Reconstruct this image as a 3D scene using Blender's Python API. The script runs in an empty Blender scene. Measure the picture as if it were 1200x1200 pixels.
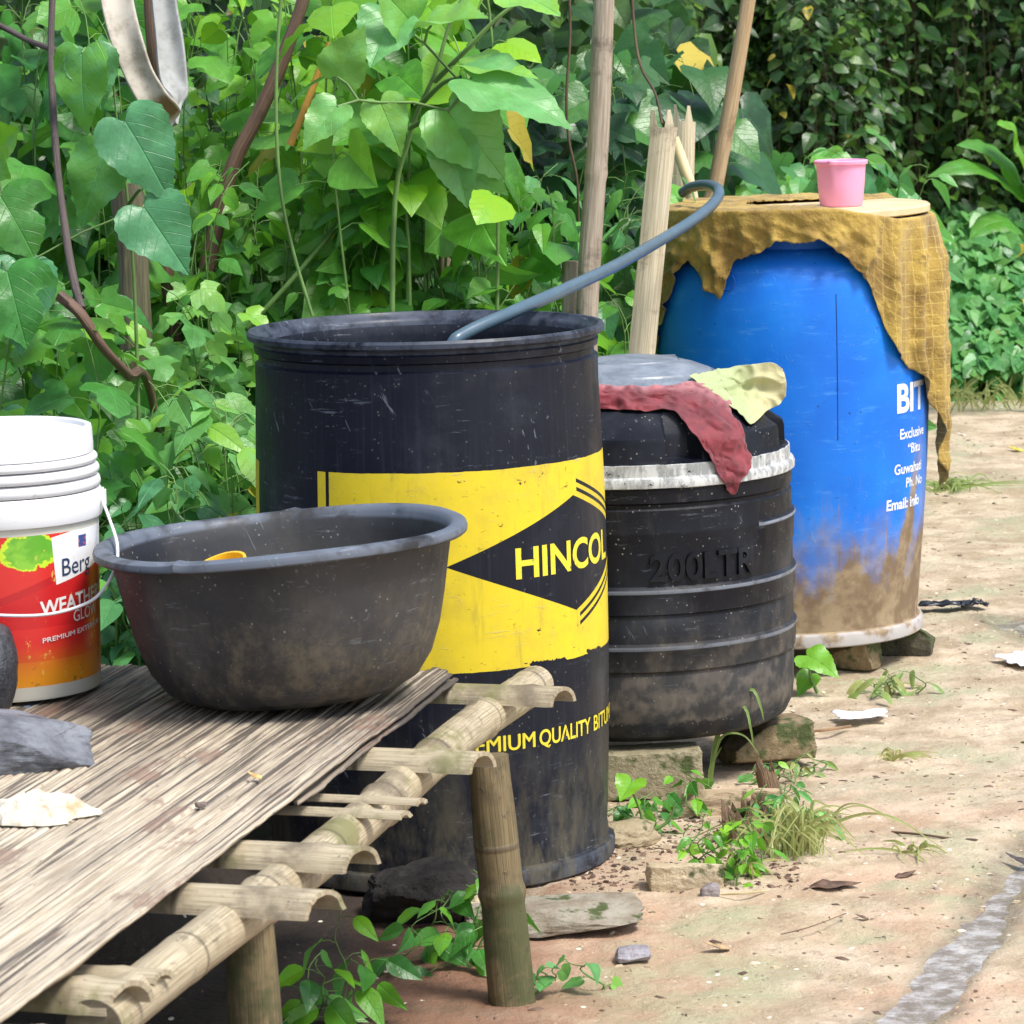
import bpy, bmesh, math, random
import numpy as np
from mathutils import Vector, Matrix, noise
from mathutils.bvhtree import BVHTree
R = math.radians
PI = math.pi
rng = np.random.default_rng(7)
random.seed(7)
SC = bpy.context.scene
COL = SC.collection

# ------------------------------------------------------------------ camera
CAMZ, FPX, PITCH, ROLL = 1.41, 4000.0, R(8.2), R(1.5)
fwd = Vector((0, math.cos(PITCH), -math.sin(PITCH)))
r0 = Vector((1, 0, 0)); u0 = r0.cross(fwd)
CR = r0 * math.cos(ROLL) - u0 * math.sin(ROLL)
CU = u0 * math.cos(ROLL) + r0 * math.sin(ROLL)
CO = Vector((0, 0, CAMZ))
cam = bpy.data.cameras.new('camera')
camo = bpy.data.objects.new('camera', cam); COL.objects.link(camo)
m = Matrix((CR, CU, -fwd)).transposed().to_4x4(); m.translation = CO
camo.matrix_world = m
cam.sensor_width = 36; cam.lens = 36 * FPX / 1200
cam.clip_start = 0.1; cam.clip_end = 3000
cam.dof.use_dof = True; cam.dof.focus_distance = 5.9; cam.dof.aperture_fstop = 20
SC.camera = camo

# ------------------------------------------------------------------ world, sun, exposure
w = bpy.data.worlds.new("World"); SC.world = w; w.use_nodes = True
nt = w.node_tree
bg = nt.nodes['Background']
sky = nt.nodes.new('ShaderNodeTexSky'); sky.sky_type = 'NISHITA'
SUN_EL, SUN_AZ = R(60), R(128)      # azimuth measured clockwise from +Y
sky.sun_disc = False; sky.sun_elevation = SUN_EL; sky.sun_rotation = SUN_AZ
sky.air_density = 1.0; sky.dust_density = 2.0; sky.ozone_density = 1.0
hs = nt.nodes.new('ShaderNodeHueSaturation'); hs.inputs['Saturation'].default_value = 0.75
nt.links.new(sky.outputs[0], hs.inputs['Color']); nt.links.new(hs.outputs[0], bg.inputs[0])
bg.inputs[1].default_value = 0.11
sl = bpy.data.lights.new('sun', 'SUN'); sl.energy = 2.0; sl.angle = R(16); sl.color = (1, .965, .9)
so = bpy.data.objects.new('sun', sl); COL.objects.link(so)
sd = Vector((math.sin(SUN_AZ) * math.cos(SUN_EL), math.cos(SUN_AZ) * math.cos(SUN_EL), math.sin(SUN_EL)))
so.rotation_euler = sd.to_track_quat('Z', 'Y').to_euler(); so.location = (3, -3, 8)
SC.view_settings.view_transform = 'Standard'; SC.view_settings.look = 'None'
SC.view_settings.exposure = 1.12; SC.view_settings.gamma = 1

# ------------------------------------------------------------------ pixel -> world measuring helpers
def ray(px, py):
    return (fwd * FPX + CR * (px - 600) + CU * (600 - py)).normalized()
def P(px, py, d):
    r = ray(px, py); return CO + r * (d / r.y)
def G(px, py, z=0.0):
    r = ray(px, py); return CO + r * ((z - CAMZ) / r.z)

# ------------------------------------------------------------------ object helpers
def tag(o, label=None, cat=None, group=None, kind=None):
    if label: o['label'] = label
    if cat: o['category'] = cat
    if group: o['group'] = group
    if kind: o['kind'] = kind
    return o
def empty(name, loc=(0, 0, 0), rz=0, **k):
    o = bpy.data.objects.new(name, None); COL.objects.link(o)
    o.location = loc; o.rotation_euler = (0, 0, rz); o.empty_display_size = .1
    return tag(o, **k)
def link(name, me, mat=None, parent=None, **k):
    o = bpy.data.objects.new(name, me); COL.objects.link(o)
    if mat:
        me.materials.clear(); me.materials.append(mat)
    if parent: o.parent = parent
    return tag(o, **k)
def mesh(name, verts, faces, smooth=True, uv=None, sharp=None, attr=None):
    me = bpy.data.meshes.new(name)
    me.from_pydata([tuple(v) for v in verts], [], [tuple(f) for f in faces])
    me.update()
    if smooth: me.shade_smooth()
    if uv is not None:
        l = me.uv_layers.new(name='UVMap')
        idx = np.zeros(len(me.loops), dtype=np.int32); me.loops.foreach_get('vertex_index', idx)
        l.data.foreach_set('uv', np.asarray(uv, dtype=np.float32)[idx].ravel())
    if sharp: me.set_sharp_from_angle(angle=R(sharp))
    return me
def fast_quads(name, V, F, colors=None):
    me = bpy.data.meshes.new(name)
    V = np.asarray(V, np.float32); F = np.asarray(F, np.int32)
    me.vertices.add(len(V)); me.vertices.foreach_set('co', V.ravel())
    me.loops.add(F.size); me.loops.foreach_set('vertex_index', F.ravel())
    me.polygons.add(len(F)); me.polygons.foreach_set('loop_start', np.arange(0, F.size, 4, dtype=np.int32))
    me.update(calc_edges=True); me.shade_smooth()
    if colors is not None:
        a = me.color_attributes.new('leafdata', 'FLOAT_COLOR', 'POINT')
        a.data.foreach_set('color', np.asarray(colors, np.float32).ravel())
    return me

def lathe(profile, seg=96, mod=None):
    V = []; F = []; uv = []
    n = len(profile)
    for i in range(seg + 1):
        a = 2 * PI * i / seg - PI
        for (r, z) in profile:
            if mod: r2, z2 = mod(a, r, z)
            else: r2, z2 = r, z
            V.append((r2 * math.sin(a), -r2 * math.cos(a), z2)); uv.append((i / seg, z2))
    for i in range(seg):
        for j in range(n - 1):
            F.append((i * n + j, (i + 1) * n + j, (i + 1) * n + j + 1, i * n + j + 1))
    return V, F, uv
def lathe_mesh(name, profile, seg=96, mod=None, sharp=35):
    V, F, uv = lathe(profile, seg, mod)
    me = mesh(name, V, F, uv=uv)
    bm = bmesh.new(); bm.from_mesh(me); bmesh.ops.remove_doubles(bm, verts=bm.verts, dist=1e-5)
    bmesh.ops.recalc_face_normals(bm, faces=bm.faces); bm.to_mesh(me); bm.free()
    me.shade_smooth(); me.set_sharp_from_angle(angle=R(sharp))
    return me
def catmull(pts, n):
    pts = [Vector(p) for p in pts]
    ext = [pts[0] * 2 - pts[1]] + pts + [pts[-1] * 2 - pts[-2]]
    out = []
    m_ = len(pts) - 1
    for k in range(n + 1):
        t = k / n * m_; i = min(int(t), m_ - 1); f = t - i
        a, b, c, d = ext[i], ext[i + 1], ext[i + 2], ext[i + 3]
        out.append(.5 * ((2 * b) + (c - a) * f + (2 * a - 5 * b + 4 * c - d) * f * f + (3 * b - a - 3 * c + d) * f ** 3))
    return out
def frames(path):
    T = []
    for i in range(len(path)):
        a = path[max(0, i - 1)]; b = path[min(len(path) - 1, i + 1)]
        T.append((b - a).normalized())
    up = Vector((0, 0, 1)) if abs(T[0].z) < .9 else Vector((1, 0, 0))
    N = (up - T[0] * up.dot(T[0])).normalized(); out = []
    for t in T:
        N = (N - t * N.dot(t)).normalized(); out.append((t, N, t.cross(N)))
    return out
def tube_data(path, rad, seg=12, wob=0, cap=True, off=0):
    path = [Vector(p) for p in path]; fr = frames(path)
    V = []; F = []; uv = []; L = 0
    for i, p in enumerate(path):
        if i: L += (p - path[i - 1]).length
        r = rad(i / (len(path) - 1), L) if callable(rad) else rad
        t, N, B = fr[i]
        for k in range(seg):
            a = 2 * PI * k / seg
            rr = r * (1 + (wob * noise.noise(Vector((math.cos(a) * 1.5, math.sin(a) * 1.5, L * 9 + p.x))) if wob else 0))
            V.append(p + (N * math.cos(a) + B * math.sin(a)) * rr); uv.append((k / seg, L))
    for i in range(len(path) - 1):
        for k in range(seg):
            k2 = (k + 1) % seg
            F.append((off + i * seg + k, off + i * seg + k2, off + (i + 1) * seg + k2, off + (i + 1) * seg + k))
    if cap:
        F.append(tuple(off + k for k in range(seg))[::-1]); F.append(tuple(off + (len(path) - 1) * seg + k for k in range(seg)))
    return V, F, uv
def tube(name, path, rad, mat, parent=None, seg=12, wob=0, sharp=50, **k):
    V, F, uv = tube_data(path, rad, seg, wob)
    return link(name, mesh(name, V, F, uv=uv, sharp=sharp), mat, parent, **k)
def multi_tube(name, items, mat, parent=None, seg=6, **k):
    V = []; F = []; uv = []
    for path, rad in items:
        v, f, u = tube_data(path, rad, seg, 0, False, len(V)); V += v; F += f; uv += u
    return link(name, mesh(name, V, F, uv=uv), mat, parent, **k)

# ------------------------------------------------------------------ node expression helper
class X:
    def __init__(s, nt, sock): s.nt = nt; s.s = sock
    def _m(s, op, o=None, rev=False, c=None):
        n = s.nt.nodes.new('ShaderNodeMath'); n.operation = op
        a, b = (o, s) if rev else (s, o)
        for i, v in enumerate((a, b, c)):
            if v is None: continue
            if isinstance(v, X): s.nt.links.new(v.s, n.inputs[i])
            else: n.inputs[i].default_value = v
        return X(s.nt, n.outputs[0])
    def __add__(s, o): return s._m('ADD', o)
    __radd__ = __add__
    def __sub__(s, o): return s._m('SUBTRACT', o)
    def __rsub__(s, o): return s._m('SUBTRACT', o, True)
    def __mul__(s, o): return s._m('MULTIPLY', o)
    __rmul__ = __mul__
    def __truediv__(s, o): return s._m('DIVIDE', o)
    def abs(s): return s._m('ABSOLUTE')
    def fract(s): return s._m('FRACT')
    def floor(s): return s._m('FLOOR')
    def sin(s): return s._m('SINE')
    def pow(s, p): return s._m('POWER', p)
    def max(s, o): return s._m('MAXIMUM', o)
    def min(s, o): return s._m('MINIMUM', o)
    def atan2(s, o): return s._m('ARCTAN2', o)
    def gt(s, o): return s._m('GREATER_THAN', o)
    def lt(s, o): return s._m('LESS_THAN', o)
    def inv(s): return 1.0 - s
    def ss(s, a, b):
        n = s.nt.nodes.new('ShaderNodeMapRange'); n.interpolation_type = 'SMOOTHSTEP'
        s.nt.links.new(s.s, n.inputs[0]); 
        if a < b:
            n.inputs[1].default_value = a; n.inputs[2].default_value = b; return X(s.nt, n.outputs[0])
        n.inputs[1].default_value = b; n.inputs[2].default_value = a; n.inputs[3].default_value = 1; n.inputs[4].default_value = 0
        return X(s.nt, n.outputs[0])
class Mat:
    def __init__(s, name):
        s.m = bpy.data.materials.new(name); s.m.use_nodes = True; s.nt = s.m.node_tree
        s.b = s.nt.nodes['Principled BSDF']; s.out = s.nt.nodes['Material Output']
        tc = s.nt.nodes.new('ShaderNodeTexCoord'); s.tc = tc
        s.obj = tc.outputs['Object']; s.uv = tc.outputs['UV']; s.gen = tc.outputs['Generated']
        g = s.nt.nodes.new('ShaderNodeNewGeometry'); s.geo = g; s.pos = g.outputs['Position']
    def sep(s, v):
        n = s.nt.nodes.new('ShaderNodeSeparateXYZ'); s.nt.links.new(v, n.inputs[0])
        return [X(s.nt, o) for o in n.outputs]
    def comb(s, x, y, z=0.0):
        n = s.nt.nodes.new('ShaderNodeCombineXYZ')
        for i, v in enumerate((x, y, z)):
            if isinstance(v, X): s.nt.links.new(v.s, n.inputs[i])
            else: n.inputs[i].default_value = v
        return n.outputs[0]
    def noise(s, v, scale, detail=4, rough=.55, dist=0):
        n = s.nt.nodes.new('ShaderNodeTexNoise'); s.nt.links.new(v, n.inputs['Vector'])
        n.inputs['Scale'].default_value = scale; n.inputs['Detail'].default_value = detail
        n.inputs['Roughness'].default_value = rough; n.inputs['Distortion'].default_value = dist
        return X(s.nt, n.outputs[0])
    def vor(s, v, scale, out='Distance'):
        n = s.nt.nodes.new('ShaderNodeTexVoronoi'); s.nt.links.new(v, n.inputs['Vector']); n.inputs['Scale'].default_value = scale
        return X(s.nt, n.outputs[out])
    def scale(s, v, k):
        n = s.nt.nodes.new('ShaderNodeVectorMath'); n.operation = 'MULTIPLY'; s.nt.links.new(v, n.inputs[0]); n.inputs[1].default_value = k
        return n.outputs[0]
    def mix(s, f, a, b):
        n = s.nt.nodes.new('ShaderNodeMix'); n.data_type = 'RGBA'; n.clamp_factor = True
        if isinstance(f, X): s.nt.links.new(f.s, n.inputs[0])
        else: n.inputs[0].default_value = f
        for i, v in ((6, a), (7, b)):
            if isinstance(v, tuple): n.inputs[i].default_value = (*v, 1)
            else: s.nt.links.new(v, n.inputs[i])
        return n.outputs[2]
    def set(s, name, v):
        i = s.b.inputs[name]
        if isinstance(v, X): s.nt.links.new(v.s, i)
        elif isinstance(v, tuple): i.default_value = (*v, 1) if len(v) == 3 else v
        elif isinstance(v, (int, float)): i.default_value = v
        else: s.nt.links.new(v, i)
        return s
    def bump(s, h, strength=.5, dist=.002):
        n = s.nt.nodes.new('ShaderNodeBump'); n.inputs['Strength'].default_value = strength; n.inputs['Distance'].default_value = dist
        s.nt.links.new(h.s, n.inputs['Height']); s.nt.links.new(n.outputs[0], s.b.inputs['Normal'])
        return s

def simple(name, col, rough=.5, var=.25, sc=8, bump=.2, bsc=60, bd=.002, **k):
    M = Mat(name); n = M.noise(M.obj, sc, 5)
    c2 = tuple(max(0, c * (1 - var)) for c in col); c1 = tuple(min(1, c * (1 + var)) for c in col)
    M.set('Base Color', M.mix(n.ss(.35, .65), c2, c1)).set('Roughness', rough)
    if bump: M.bump(M.noise(M.obj, bsc, 5), bump, bd)
    for a, b in k.items(): M.set(a.replace('_', ' '), b)
    return M.m

# ---- worn plastic: base colour expression + scratches + dust
def worn(M, base, dust=(.28, .22, .15), dust_amt=None, scratch=.5, seed=0.0, rough=.38, speck=.5, spec=.25, scol=(.30, .34, .40)):
    o = M.obj
    x, y, z = M.sep(o)
    n1 = M.noise(M.comb(x + seed, y, z), 9, 6, .65)
    vert = M.noise(M.scale(o, (1, 1, .10)), 60, 4, .6)
    horiz = M.noise(M.scale(o, (1, 1, 8)), 14, 5, .75)
    diag = M.noise(M.comb(x + z * .4, y - z * .2, z * .12), 90, 3, .7)
    sc = (horiz.ss(.58, .66) * n1.ss(.48, .62) + diag.ss(.63, .68) * M.noise(o, 7, 3).ss(.5, .62)).min(1.0) * scratch
    spk = M.vor(o, 85).ss(.20, .06) * M.noise(o, 24, 3).ss(.45, .6) * speck
    haze = M.noise(o, 6, 5, .65).ss(.5, .72) * .10 * scratch
    c = M.mix(sc * .55 + haze, base, scol)
    c = M.mix(spk * .65, c, (.38, .36, .31))
    c = M.mix(M.noise(o, 48, 4, .7).ss(.64, .70) * .35, c, (.02, .018, .015))
    if dust_amt is not None:
        c = M.mix(dust_amt, c, dust)
    M.set('Base Color', c)
    rr = n1.ss(.3, .7) * .22 + rough + vert.ss(.4, .7) * .08
    if dust_amt is not None: rr = rr + dust_amt * .3
    M.set('Roughness', rr); M.set('Specular IOR Level', spec)
    M.bump(vert * .3 + sc + M.noise(o, 6, 3) * 2.4 + spk * .8 + M.noise(o, 40, 4) * .5, .45, .0014)
    return M

# ------------------------------------------------------------------ text
def text_data(body, cap, width=None, bold=0.0, extrude=0.0, spacing=1.0):
    cu = bpy.data.curves.new('t', 'FONT'); cu.body = 'H'; cu.offset = 0
    ob = bpy.data.objects.new('t', cu); COL.objects.link(ob)
    def ev():
        bpy.context.view_layer.update()
        e = ob.evaluated_get(bpy.context.evaluated_depsgraph_get())
        me = bpy.data.meshes.new_from_object(e); return me
    me = ev(); hh = max(v.co.y for v in me.vertices); bpy.data.meshes.remove(me)
    cu.body = body; cu.offset = bold; cu.extrude = extrude; cu.space_character = spacing; cu.resolution_u = 5
    me = ev()
    bpy.data.objects.remove(ob)
    xs = [v.co.x for v in me.vertices]; x0, x1 = min(xs), max(xs)
    sy = cap / hh; sx = sy if width is None else width / (x1 - x0)
    for v in me.vertices: v.co = Vector(((v.co.x - x0) * sx, v.co.y * sy, v.co.z * sy))
    return me
def wrap_text(name, body, cap, width, phi0, z0, Rf, mat, parent, bold=.02, off=.0007, emboss=0.0, slope=0.0, step=.006, spacing=1.0):
    thick = bold if 'M' in body else 0
    if thick: bold = 0
    me = text_data(body, cap, width, bold, extrude=(emboss / cap * .7 if emboss else 0), spacing=spacing)
    bm = bmesh.new(); bm.from_mesh(me)
    bmesh.ops.triangulate(bm, faces=bm.faces[:])
    if thick:      # heavier strokes: layered copies a fraction of a millimetre proud of each other
        src = bm.verts[:] + bm.edges[:] + bm.faces[:]
        for k, (dx, dy) in enumerate(((-1, 0), (1, 0), (0, .6), (0, -.6))):
            g = bmesh.ops.duplicate(bm, geom=src)
            for v in g['geom']:
                if isinstance(v, bmesh.types.BMVert): v.co += Vector((dx * thick * cap, dy * thick * cap, .00015 * (k + 1)))
    x = step
    W = max(v.co.x for v in bm.verts)
    while x < W:
        bmesh.ops.bisect_plane(bm, geom=bm.verts[:] + bm.edges[:] + bm.faces[:], plane_co=(x, 0, 0), plane_no=(1, 0, 0)); x += step
    for v in bm.verts:
        z = z0 + v.co.y + slope * v.co.x; r = Rf(z); ph = phi0 + v.co.x / r
        rr = r + off + v.co.z
        v.co = Vector((rr * math.sin(ph), -rr * math.cos(ph), z))
    bm.to_mesh(me); bm.free()
    me.name = name
    return link(name, me, mat, parent)
def prof_fn(pts):
    zs = [p[1] for p in pts]; rs = [p[0] for p in pts]
    return lambda z: float(np.interp(z, zs, rs))

def face_cam(c): return math.atan2(-c[0], c[1]) * -1 * -1
def rz_to_cam(c):
    d = Vector((-c[0], -c[1])).normalized()      # local -Y must point at the camera
    return math.atan2(d.y, d.x) + PI / 2

# =================================================================== GROUND
CHAN = [(G(1222, 985), 0.031), (G(1195, 1020), 0.034), (G(1165, 1065), 0.031), (G(1140, 1100), 0.031), (G(1105, 1145), 0.028), (G(1065, 1190), 0.037), (G(1010, 1230), 0.037), (G(930, 1290), 0.031)]
POOL = [(G(1185, 725), 0.056), (G(1240, 740), 0.074), (G(1300, 745), 0.087)]
def _seg(x, y, pts):
    best = 9
    for (a, wa), (b, wb) in zip(pts[:-1], pts[1:]):
        dx, dy = b.x - a.x, b.y - a.y; t = max(0, min(1, ((x - a.x) * dx + (y - a.y) * dy) / (dx * dx + dy * dy)))
        d = math.hypot(x - a.x - dx * t, y - a.y - dy * t) / (wa + (wb - wa) * t)
        best = min(best, d)
    return best
def chan(x, y):
    if x < .4: return 9
    n = 1 + .5 * noise.noise(Vector((x * 9, y * 9, 2)))
    return min(_seg(x, y, CHAN), _seg(x, y, POOL)) * n
def hgt(x, y):
    h = hgt0(x, y); k = math.exp(-chan(x, y) ** 2 * .8)
    return h * (1 - k) + (-.015 + h * .9 + .006 * noise.noise(Vector((x * 30, y * 16, 4)))) * k
def hgt0(x, y):
    n = noise.noise(Vector((x * 1.3, y * 1.3, 0))) * .012 + noise.noise(Vector((x * 7, y * 7, 3))) * .006 + noise.noise(Vector((x * 22, y * 22, 9))) * .0045 + noise.noise(Vector((x * 48, y * 48, 5))) * .0025
    def s(a, b, v):
        t = min(1, max(0, (v - a) / (b - a))); return t * t * (3 - 2 * t)
    bank = s(.42, .7, -x) * s(4.7, 5.2, y) * .28
    hollow = -s(.30, .38, x) * 0
    return n * s(0, .3, 1) + bank
def nonuni(segs):
    out = [segs[0][0]]
    for a, b, st in segs:
        n = max(1, round((b - a) / st)); out += [a + (b - a) * (i + 1) / n for i in range(n)]
    return out
gx = nonuni([(-300, -40, 40), (-40, -4, 4), (-4, -1.2, .15), (-1.2, 2.4, .014), (2.4, 5, .15), (5, 40, 4), (40, 300, 40)])
gy = nonuni([(-60, -4, 6), (-4, 4.2, .4), (4.2, 9.5, .02), (9.5, 15, .06), (15, 40, 2), (40, 500, 40)])
V = []
for y in gy:
    for x in gx:
        inn = -4 < x < 5 and 0 < y < 16
        V.append((x, y, hgt(x, y) if inn else (-.02)))
nx = len(gx)
Fq = [(j * nx + i, j * nx + i + 1, (j + 1) * nx + i + 1, (j + 1) * nx + i) for j in range(len(gy) - 1) for i in range(nx - 1)]
M = Mat('clay soil')
x, y, z = M.sep(M.pos)
big = M.noise(M.pos, 1.6, 5, .6); mid = M.noise(M.pos, 7, 6, .6); fine = M.noise(M.pos, 60, 6, .7)
c = M.mix(mid.ss(.38, .62), (.40, .305, .20), (.62, .50, .36))
red = (M.noise(M.pos, 1.9, 4).ss(.42, .6)) * y.ss(6.6, 5.2)
c = M.mix(red * .6, c, (.55, .33, .22))
c = M.mix(M.noise(M.pos, 3.2, 5, .65).ss(.52, .62) * .45, c, (.46, .43, .30))
c = M.mix(big.ss(.50, .62) * mid.ss(.35, .55) * .6, c, (.30, .33, .18))
c = M.mix(M.noise(M.pos, 4.5, 6, .75).ss(.56, .66) * .55, c, (.27, .19, .125))
c = M.mix(M.noise(M.pos, 15, 6, .8).ss(.57, .66) * .5, c, (.24, .17, .11))
c = M.mix(M.noise(M.pos, 120, 3, .8).ss(.6, .68) * .5, c, (.78, .70, .56))
c = M.mix(x.ss(.12, -.08) * (M.noise(M.pos, 5, 3).ss(.3, .5) * .2 + .75), c, (.13, .06, .035))  # red-brown soil, darkened in colour towards the shaded rack side
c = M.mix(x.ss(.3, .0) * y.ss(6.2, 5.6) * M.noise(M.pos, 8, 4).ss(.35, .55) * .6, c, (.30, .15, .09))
c = M.mix(x.ss(-.1, -.3), c, (.03, .02, .014))  # shade under the rack painted into the soil colour
chips = M.vor(M.scale(M.pos, (1, .6, 1)), 42).ss(.17, .08) * mid.ss(.48, .56)
c = M.mix(chips * .8, c, (.16, .10, .07))
c = M.mix(M.vor(M.scale(M.pos, (1, .7, 1)), 27).ss(.14, .08) * M.noise(M.pos, 9, 2).ss(.5, .58), c, (.8, .74, .62))
c = M.mix(fine.ss(.6, .75) * .5, c, (.22, .15, .1))
at = M.nt.nodes.new('ShaderNodeAttribute'); at.attribute_name = 'wet'
wet = M.sep(at.outputs['Vector'])[0]
wet = (wet + (M.noise(M.pos, 14, 5) - .5) * .6 * wet.gt(.02)).ss(.15, .8)
c = M.mix(wet * .6, c, M.mix(M.noise(M.pos, 30, 5).ss(.4, .6), (.16, .12, .08), (.24, .24, .15)))
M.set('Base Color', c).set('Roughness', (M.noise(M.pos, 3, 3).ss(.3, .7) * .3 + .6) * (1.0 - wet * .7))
M.bump(fine * .7 + mid * 1.5 + M.noise(M.pos, 22, 6, .7) * 1.0 + chips * .3, 1.0, .009)
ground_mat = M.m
gme = mesh('ground', V, Fq)
ga = gme.color_attributes.new('wet', 'FLOAT_COLOR', 'POINT')
gc = np.zeros((len(V), 4), np.float32)
for i_, v_ in enumerate(V):
    if v_[0] > .4 and v_[0] < 3 and 4 < v_[1] < 12: gc[i_, 0] = math.exp(-(chan(v_[0], v_[1]) / 1.9) ** 2)
ga.data.foreach_set('color', gc.ravel())
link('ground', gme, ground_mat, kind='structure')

# earth bank far behind
V = []; F = []
ys = np.linspace(15.5, 30, 24); xs = np.linspace(-40, 40, 120)
for yy in ys:
    for xx in xs:
        t = (yy - 15.5) / 14.5
        V.append((xx, yy, -.1 + 7 * (t ** .8) + noise.noise(Vector((xx * .5, yy * .5, 0))) * .5 * min(1, t * 5)))
n = len(xs)
F = [(j * n + i, j * n + i + 1, (j + 1) * n + i + 1, (j + 1) * n + i) for j in range(len(ys) - 1) for i in range(n - 1)]
M = Mat('bank'); nn = M.noise(M.pos, 2.5, 6, .7)
M.set('Base Color', M.mix(nn.ss(.4, .6), (.03, .06, .02), (.16, .15, .07))).set('Roughness', .9).bump(M.noise(M.pos, 20, 6), 1, .05)
link('hill', mesh('hill', V, F), M.m, kind='structure')

# trickle of muddy water
M = Mat('muddy water')
nn = M.noise(M.pos, 22, 6, .7); m2 = M.noise(M.scale(M.pos, (1, .6, 1)), 70, 5, .7)
M.set('Base Color', M.mix(nn.ss(.4, .65), (.20, .165, .13), (.52, .50, .49))).set('Roughness', m2.ss(.5, .7) * .2 + .04).set('Specular IOR Level', .8)  # pale tone paints the silvery sky reflection into the muddy colour
M.bump(m2 + nn * 1.5, .55, .006)
wat = M.m
def channel(pts, zz, wk):
    A = catmull([p for p, w_ in pts], 60); n = 60; V = []; F = []; m_ = 10
    Wd = [np.interp(i / n, np.linspace(0, 1, len(pts)), [w_ for p, w_ in pts]) * wk for i in range(n + 1)]
    for i in range(n + 1):
        t = (A[min(n, i + 1)] - A[max(0, i - 1)]).normalized(); sd = Vector((t.y, -t.x, 0))
        for j in range(m_ + 1):
            p = A[i] + sd * Wd[i] * (j / m_ * 2 - 1); V.append((p.x, p.y, zz))
    F = [(i * (m_ + 1) + j, i * (m_ + 1) + j + 1, (i + 1) * (m_ + 1) + j + 1, (i + 1) * (m_ + 1) + j) for i in range(n) for j in range(m_)]
    return link('water', mesh('water', V, F), wat, kind='structure')
channel(CHAN, -.0115, 1.7)
channel(POOL, -.011, 1.6)

# =================================================================== DRUMS
# --- black and yellow bitumen drum
cB = G(517, 1001); cB.z = 0; DB = cB.y
dr = empty('drum', (cB.x, cB.y, 0.003), rz_to_cam(cB), label='tall open black drum with a yellow band and a dark diamond, hose end dipping inside', cat='drum')
outer = [(.291, .055), (.2935, .10), (.297, .2), (.300, .34), (.3005, .5), (.299, .62), (.295, .74), (.2925, .80), (.2925, .838)]
prof = [(0, .014), (.26, .012), (.285, .002), (.300, .002), (.3035, .005), (.3040, .026), (.3015, .031), (.2935, .034)] + outer + \
       [(.286, .842), (.286, .852), (.292, .855), (.294, .866), (.291, .869), (.291, .874), (.3015, .876), (.3045, .879), (.3050, .886), (.302, .8905), (.295, .890), (.290, .883), (.284, .880), (.279, .874), (.277, .85), (.284, .7), (.289, .5), (.285, .05), (0, .03)]
KZ = P(505, 385, DB).z / .888
prof = [(r * .982, z * KZ) for r, z in prof]; outer = [(r * .982, z * KZ) for r, z in outer]
RfB = prof_fn(outer)
M = Mat('black plastic with yellow print')
x, y, z = M.sep(M.obj)
phi = x.atan2(y * -1.0)
dist = M.noise(M.obj, 30, 4); 
ZT, ZB = P(508, 530, DB).z, P(510, 754, DB).z
DA = DB - .182
ZA1, ZA0 = P(673, 583, DA).z, P(673, 718, DA).z; ZC = (ZA1 + ZA0) / 2
e = (dist - .5) * .004
band = (z + e).gt(ZB) * (z + e).lt(ZT) * (phi.gt(R(-38.5)) + phi.lt(R(-76))).min(1.0)
band = band * (1.0 - phi.gt(R(-35.3)) * phi.lt(R(-34)))
ph0, hw, hh = R(52.5), R(48.5), (ZA1 - ZA0) / 2
mm = (phi - ph0).abs() / hw + (z - ZC).abs() / hh
dia = mm.lt(1.0)
chev = (mm.gt(1.10) * mm.lt(1.17) + mm.gt(1.25) * mm.lt(1.32)) * phi.gt(ph0 + .035) * (z - ZC).abs().gt(.028)
ypr = band * (1.0 - dia) * (1.0 - chev)
wear = M.noise(M.scale(M.obj, (1, 1, 2.2)), 38, 6, .75).ss(.62, .66) * M.noise(M.obj, 5, 3).ss(.45, .6)
wear2 = M.noise(M.scale(M.obj, (1, 1, 6)), 20, 5, .8).ss(.66, .69)
bead = (M.noise(M.obj, 26, 5, .8) - .5) * .025
edgew = ((z + bead) - ZB).abs().lt(.005)
ypr = ypr * (1.0 - (wear + wear2 + edgew * M.noise(M.obj, 12).gt(.5)).min(1.0))
stain = M.noise(M.obj, 7, 5, .7).ss(.4, .75)
yel = M.mix(stain * .7, (.72, .56, .028), (.46, .35, .05))
yel = M.mix(M.noise(M.scale(M.obj, (1, 1, .15)), 30, 5, .7).ss(.55, .72) * .35, yel, (.22, .17, .06))
drip = M.noise(M.comb(phi * 1.0, z * .06, 0.0), 40, 3, .6).ss(.5, .7)
blk = M.mix(drip * .45, (.004, .006, .014), (.020, .025, .042))
blk = M.mix(M.noise(M.obj, 4, 4).ss(.4, .7) * .6, blk, (.010, .013, .024))
blk = M.mix((z.lt(.031 * KZ).max(z.gt(.868 * KZ))) * M.noise(M.obj, 18, 5, .7).ss(.35, .6) * .7, blk, (.07, .085, .12))
base = M.mix(ypr, blk, yel)
low = z.ss(.34, .02) * M.noise(M.scale(M.obj, (1, 1, .4)), 16, 5, .7).ss(.38, .66)
worn(M, base, dust=(.13, .115, .075), dust_amt=low * .65, scratch=.55, speck=.35, rough=.30)
drumM = M.m
link('shell', lathe_mesh('shell', prof, 160), drumM, dr)
M = Mat('yellow lettering paint'); wr = M.noise(M.scale(M.obj, (1, 1, .4)), 60, 4, .8).ss(.62, .66) 
M.set('Base Color', M.mix(wr, (.74, .62, .04), (.02, .022, .03))).set('Roughness', .4); ylet = M.m
wrap_text('lettering', 'HINCOL', .047, R(51) * .3, R(27), P(603, 681, DB - .267).z, RfB, ylet, dr, bold=.026)
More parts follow.
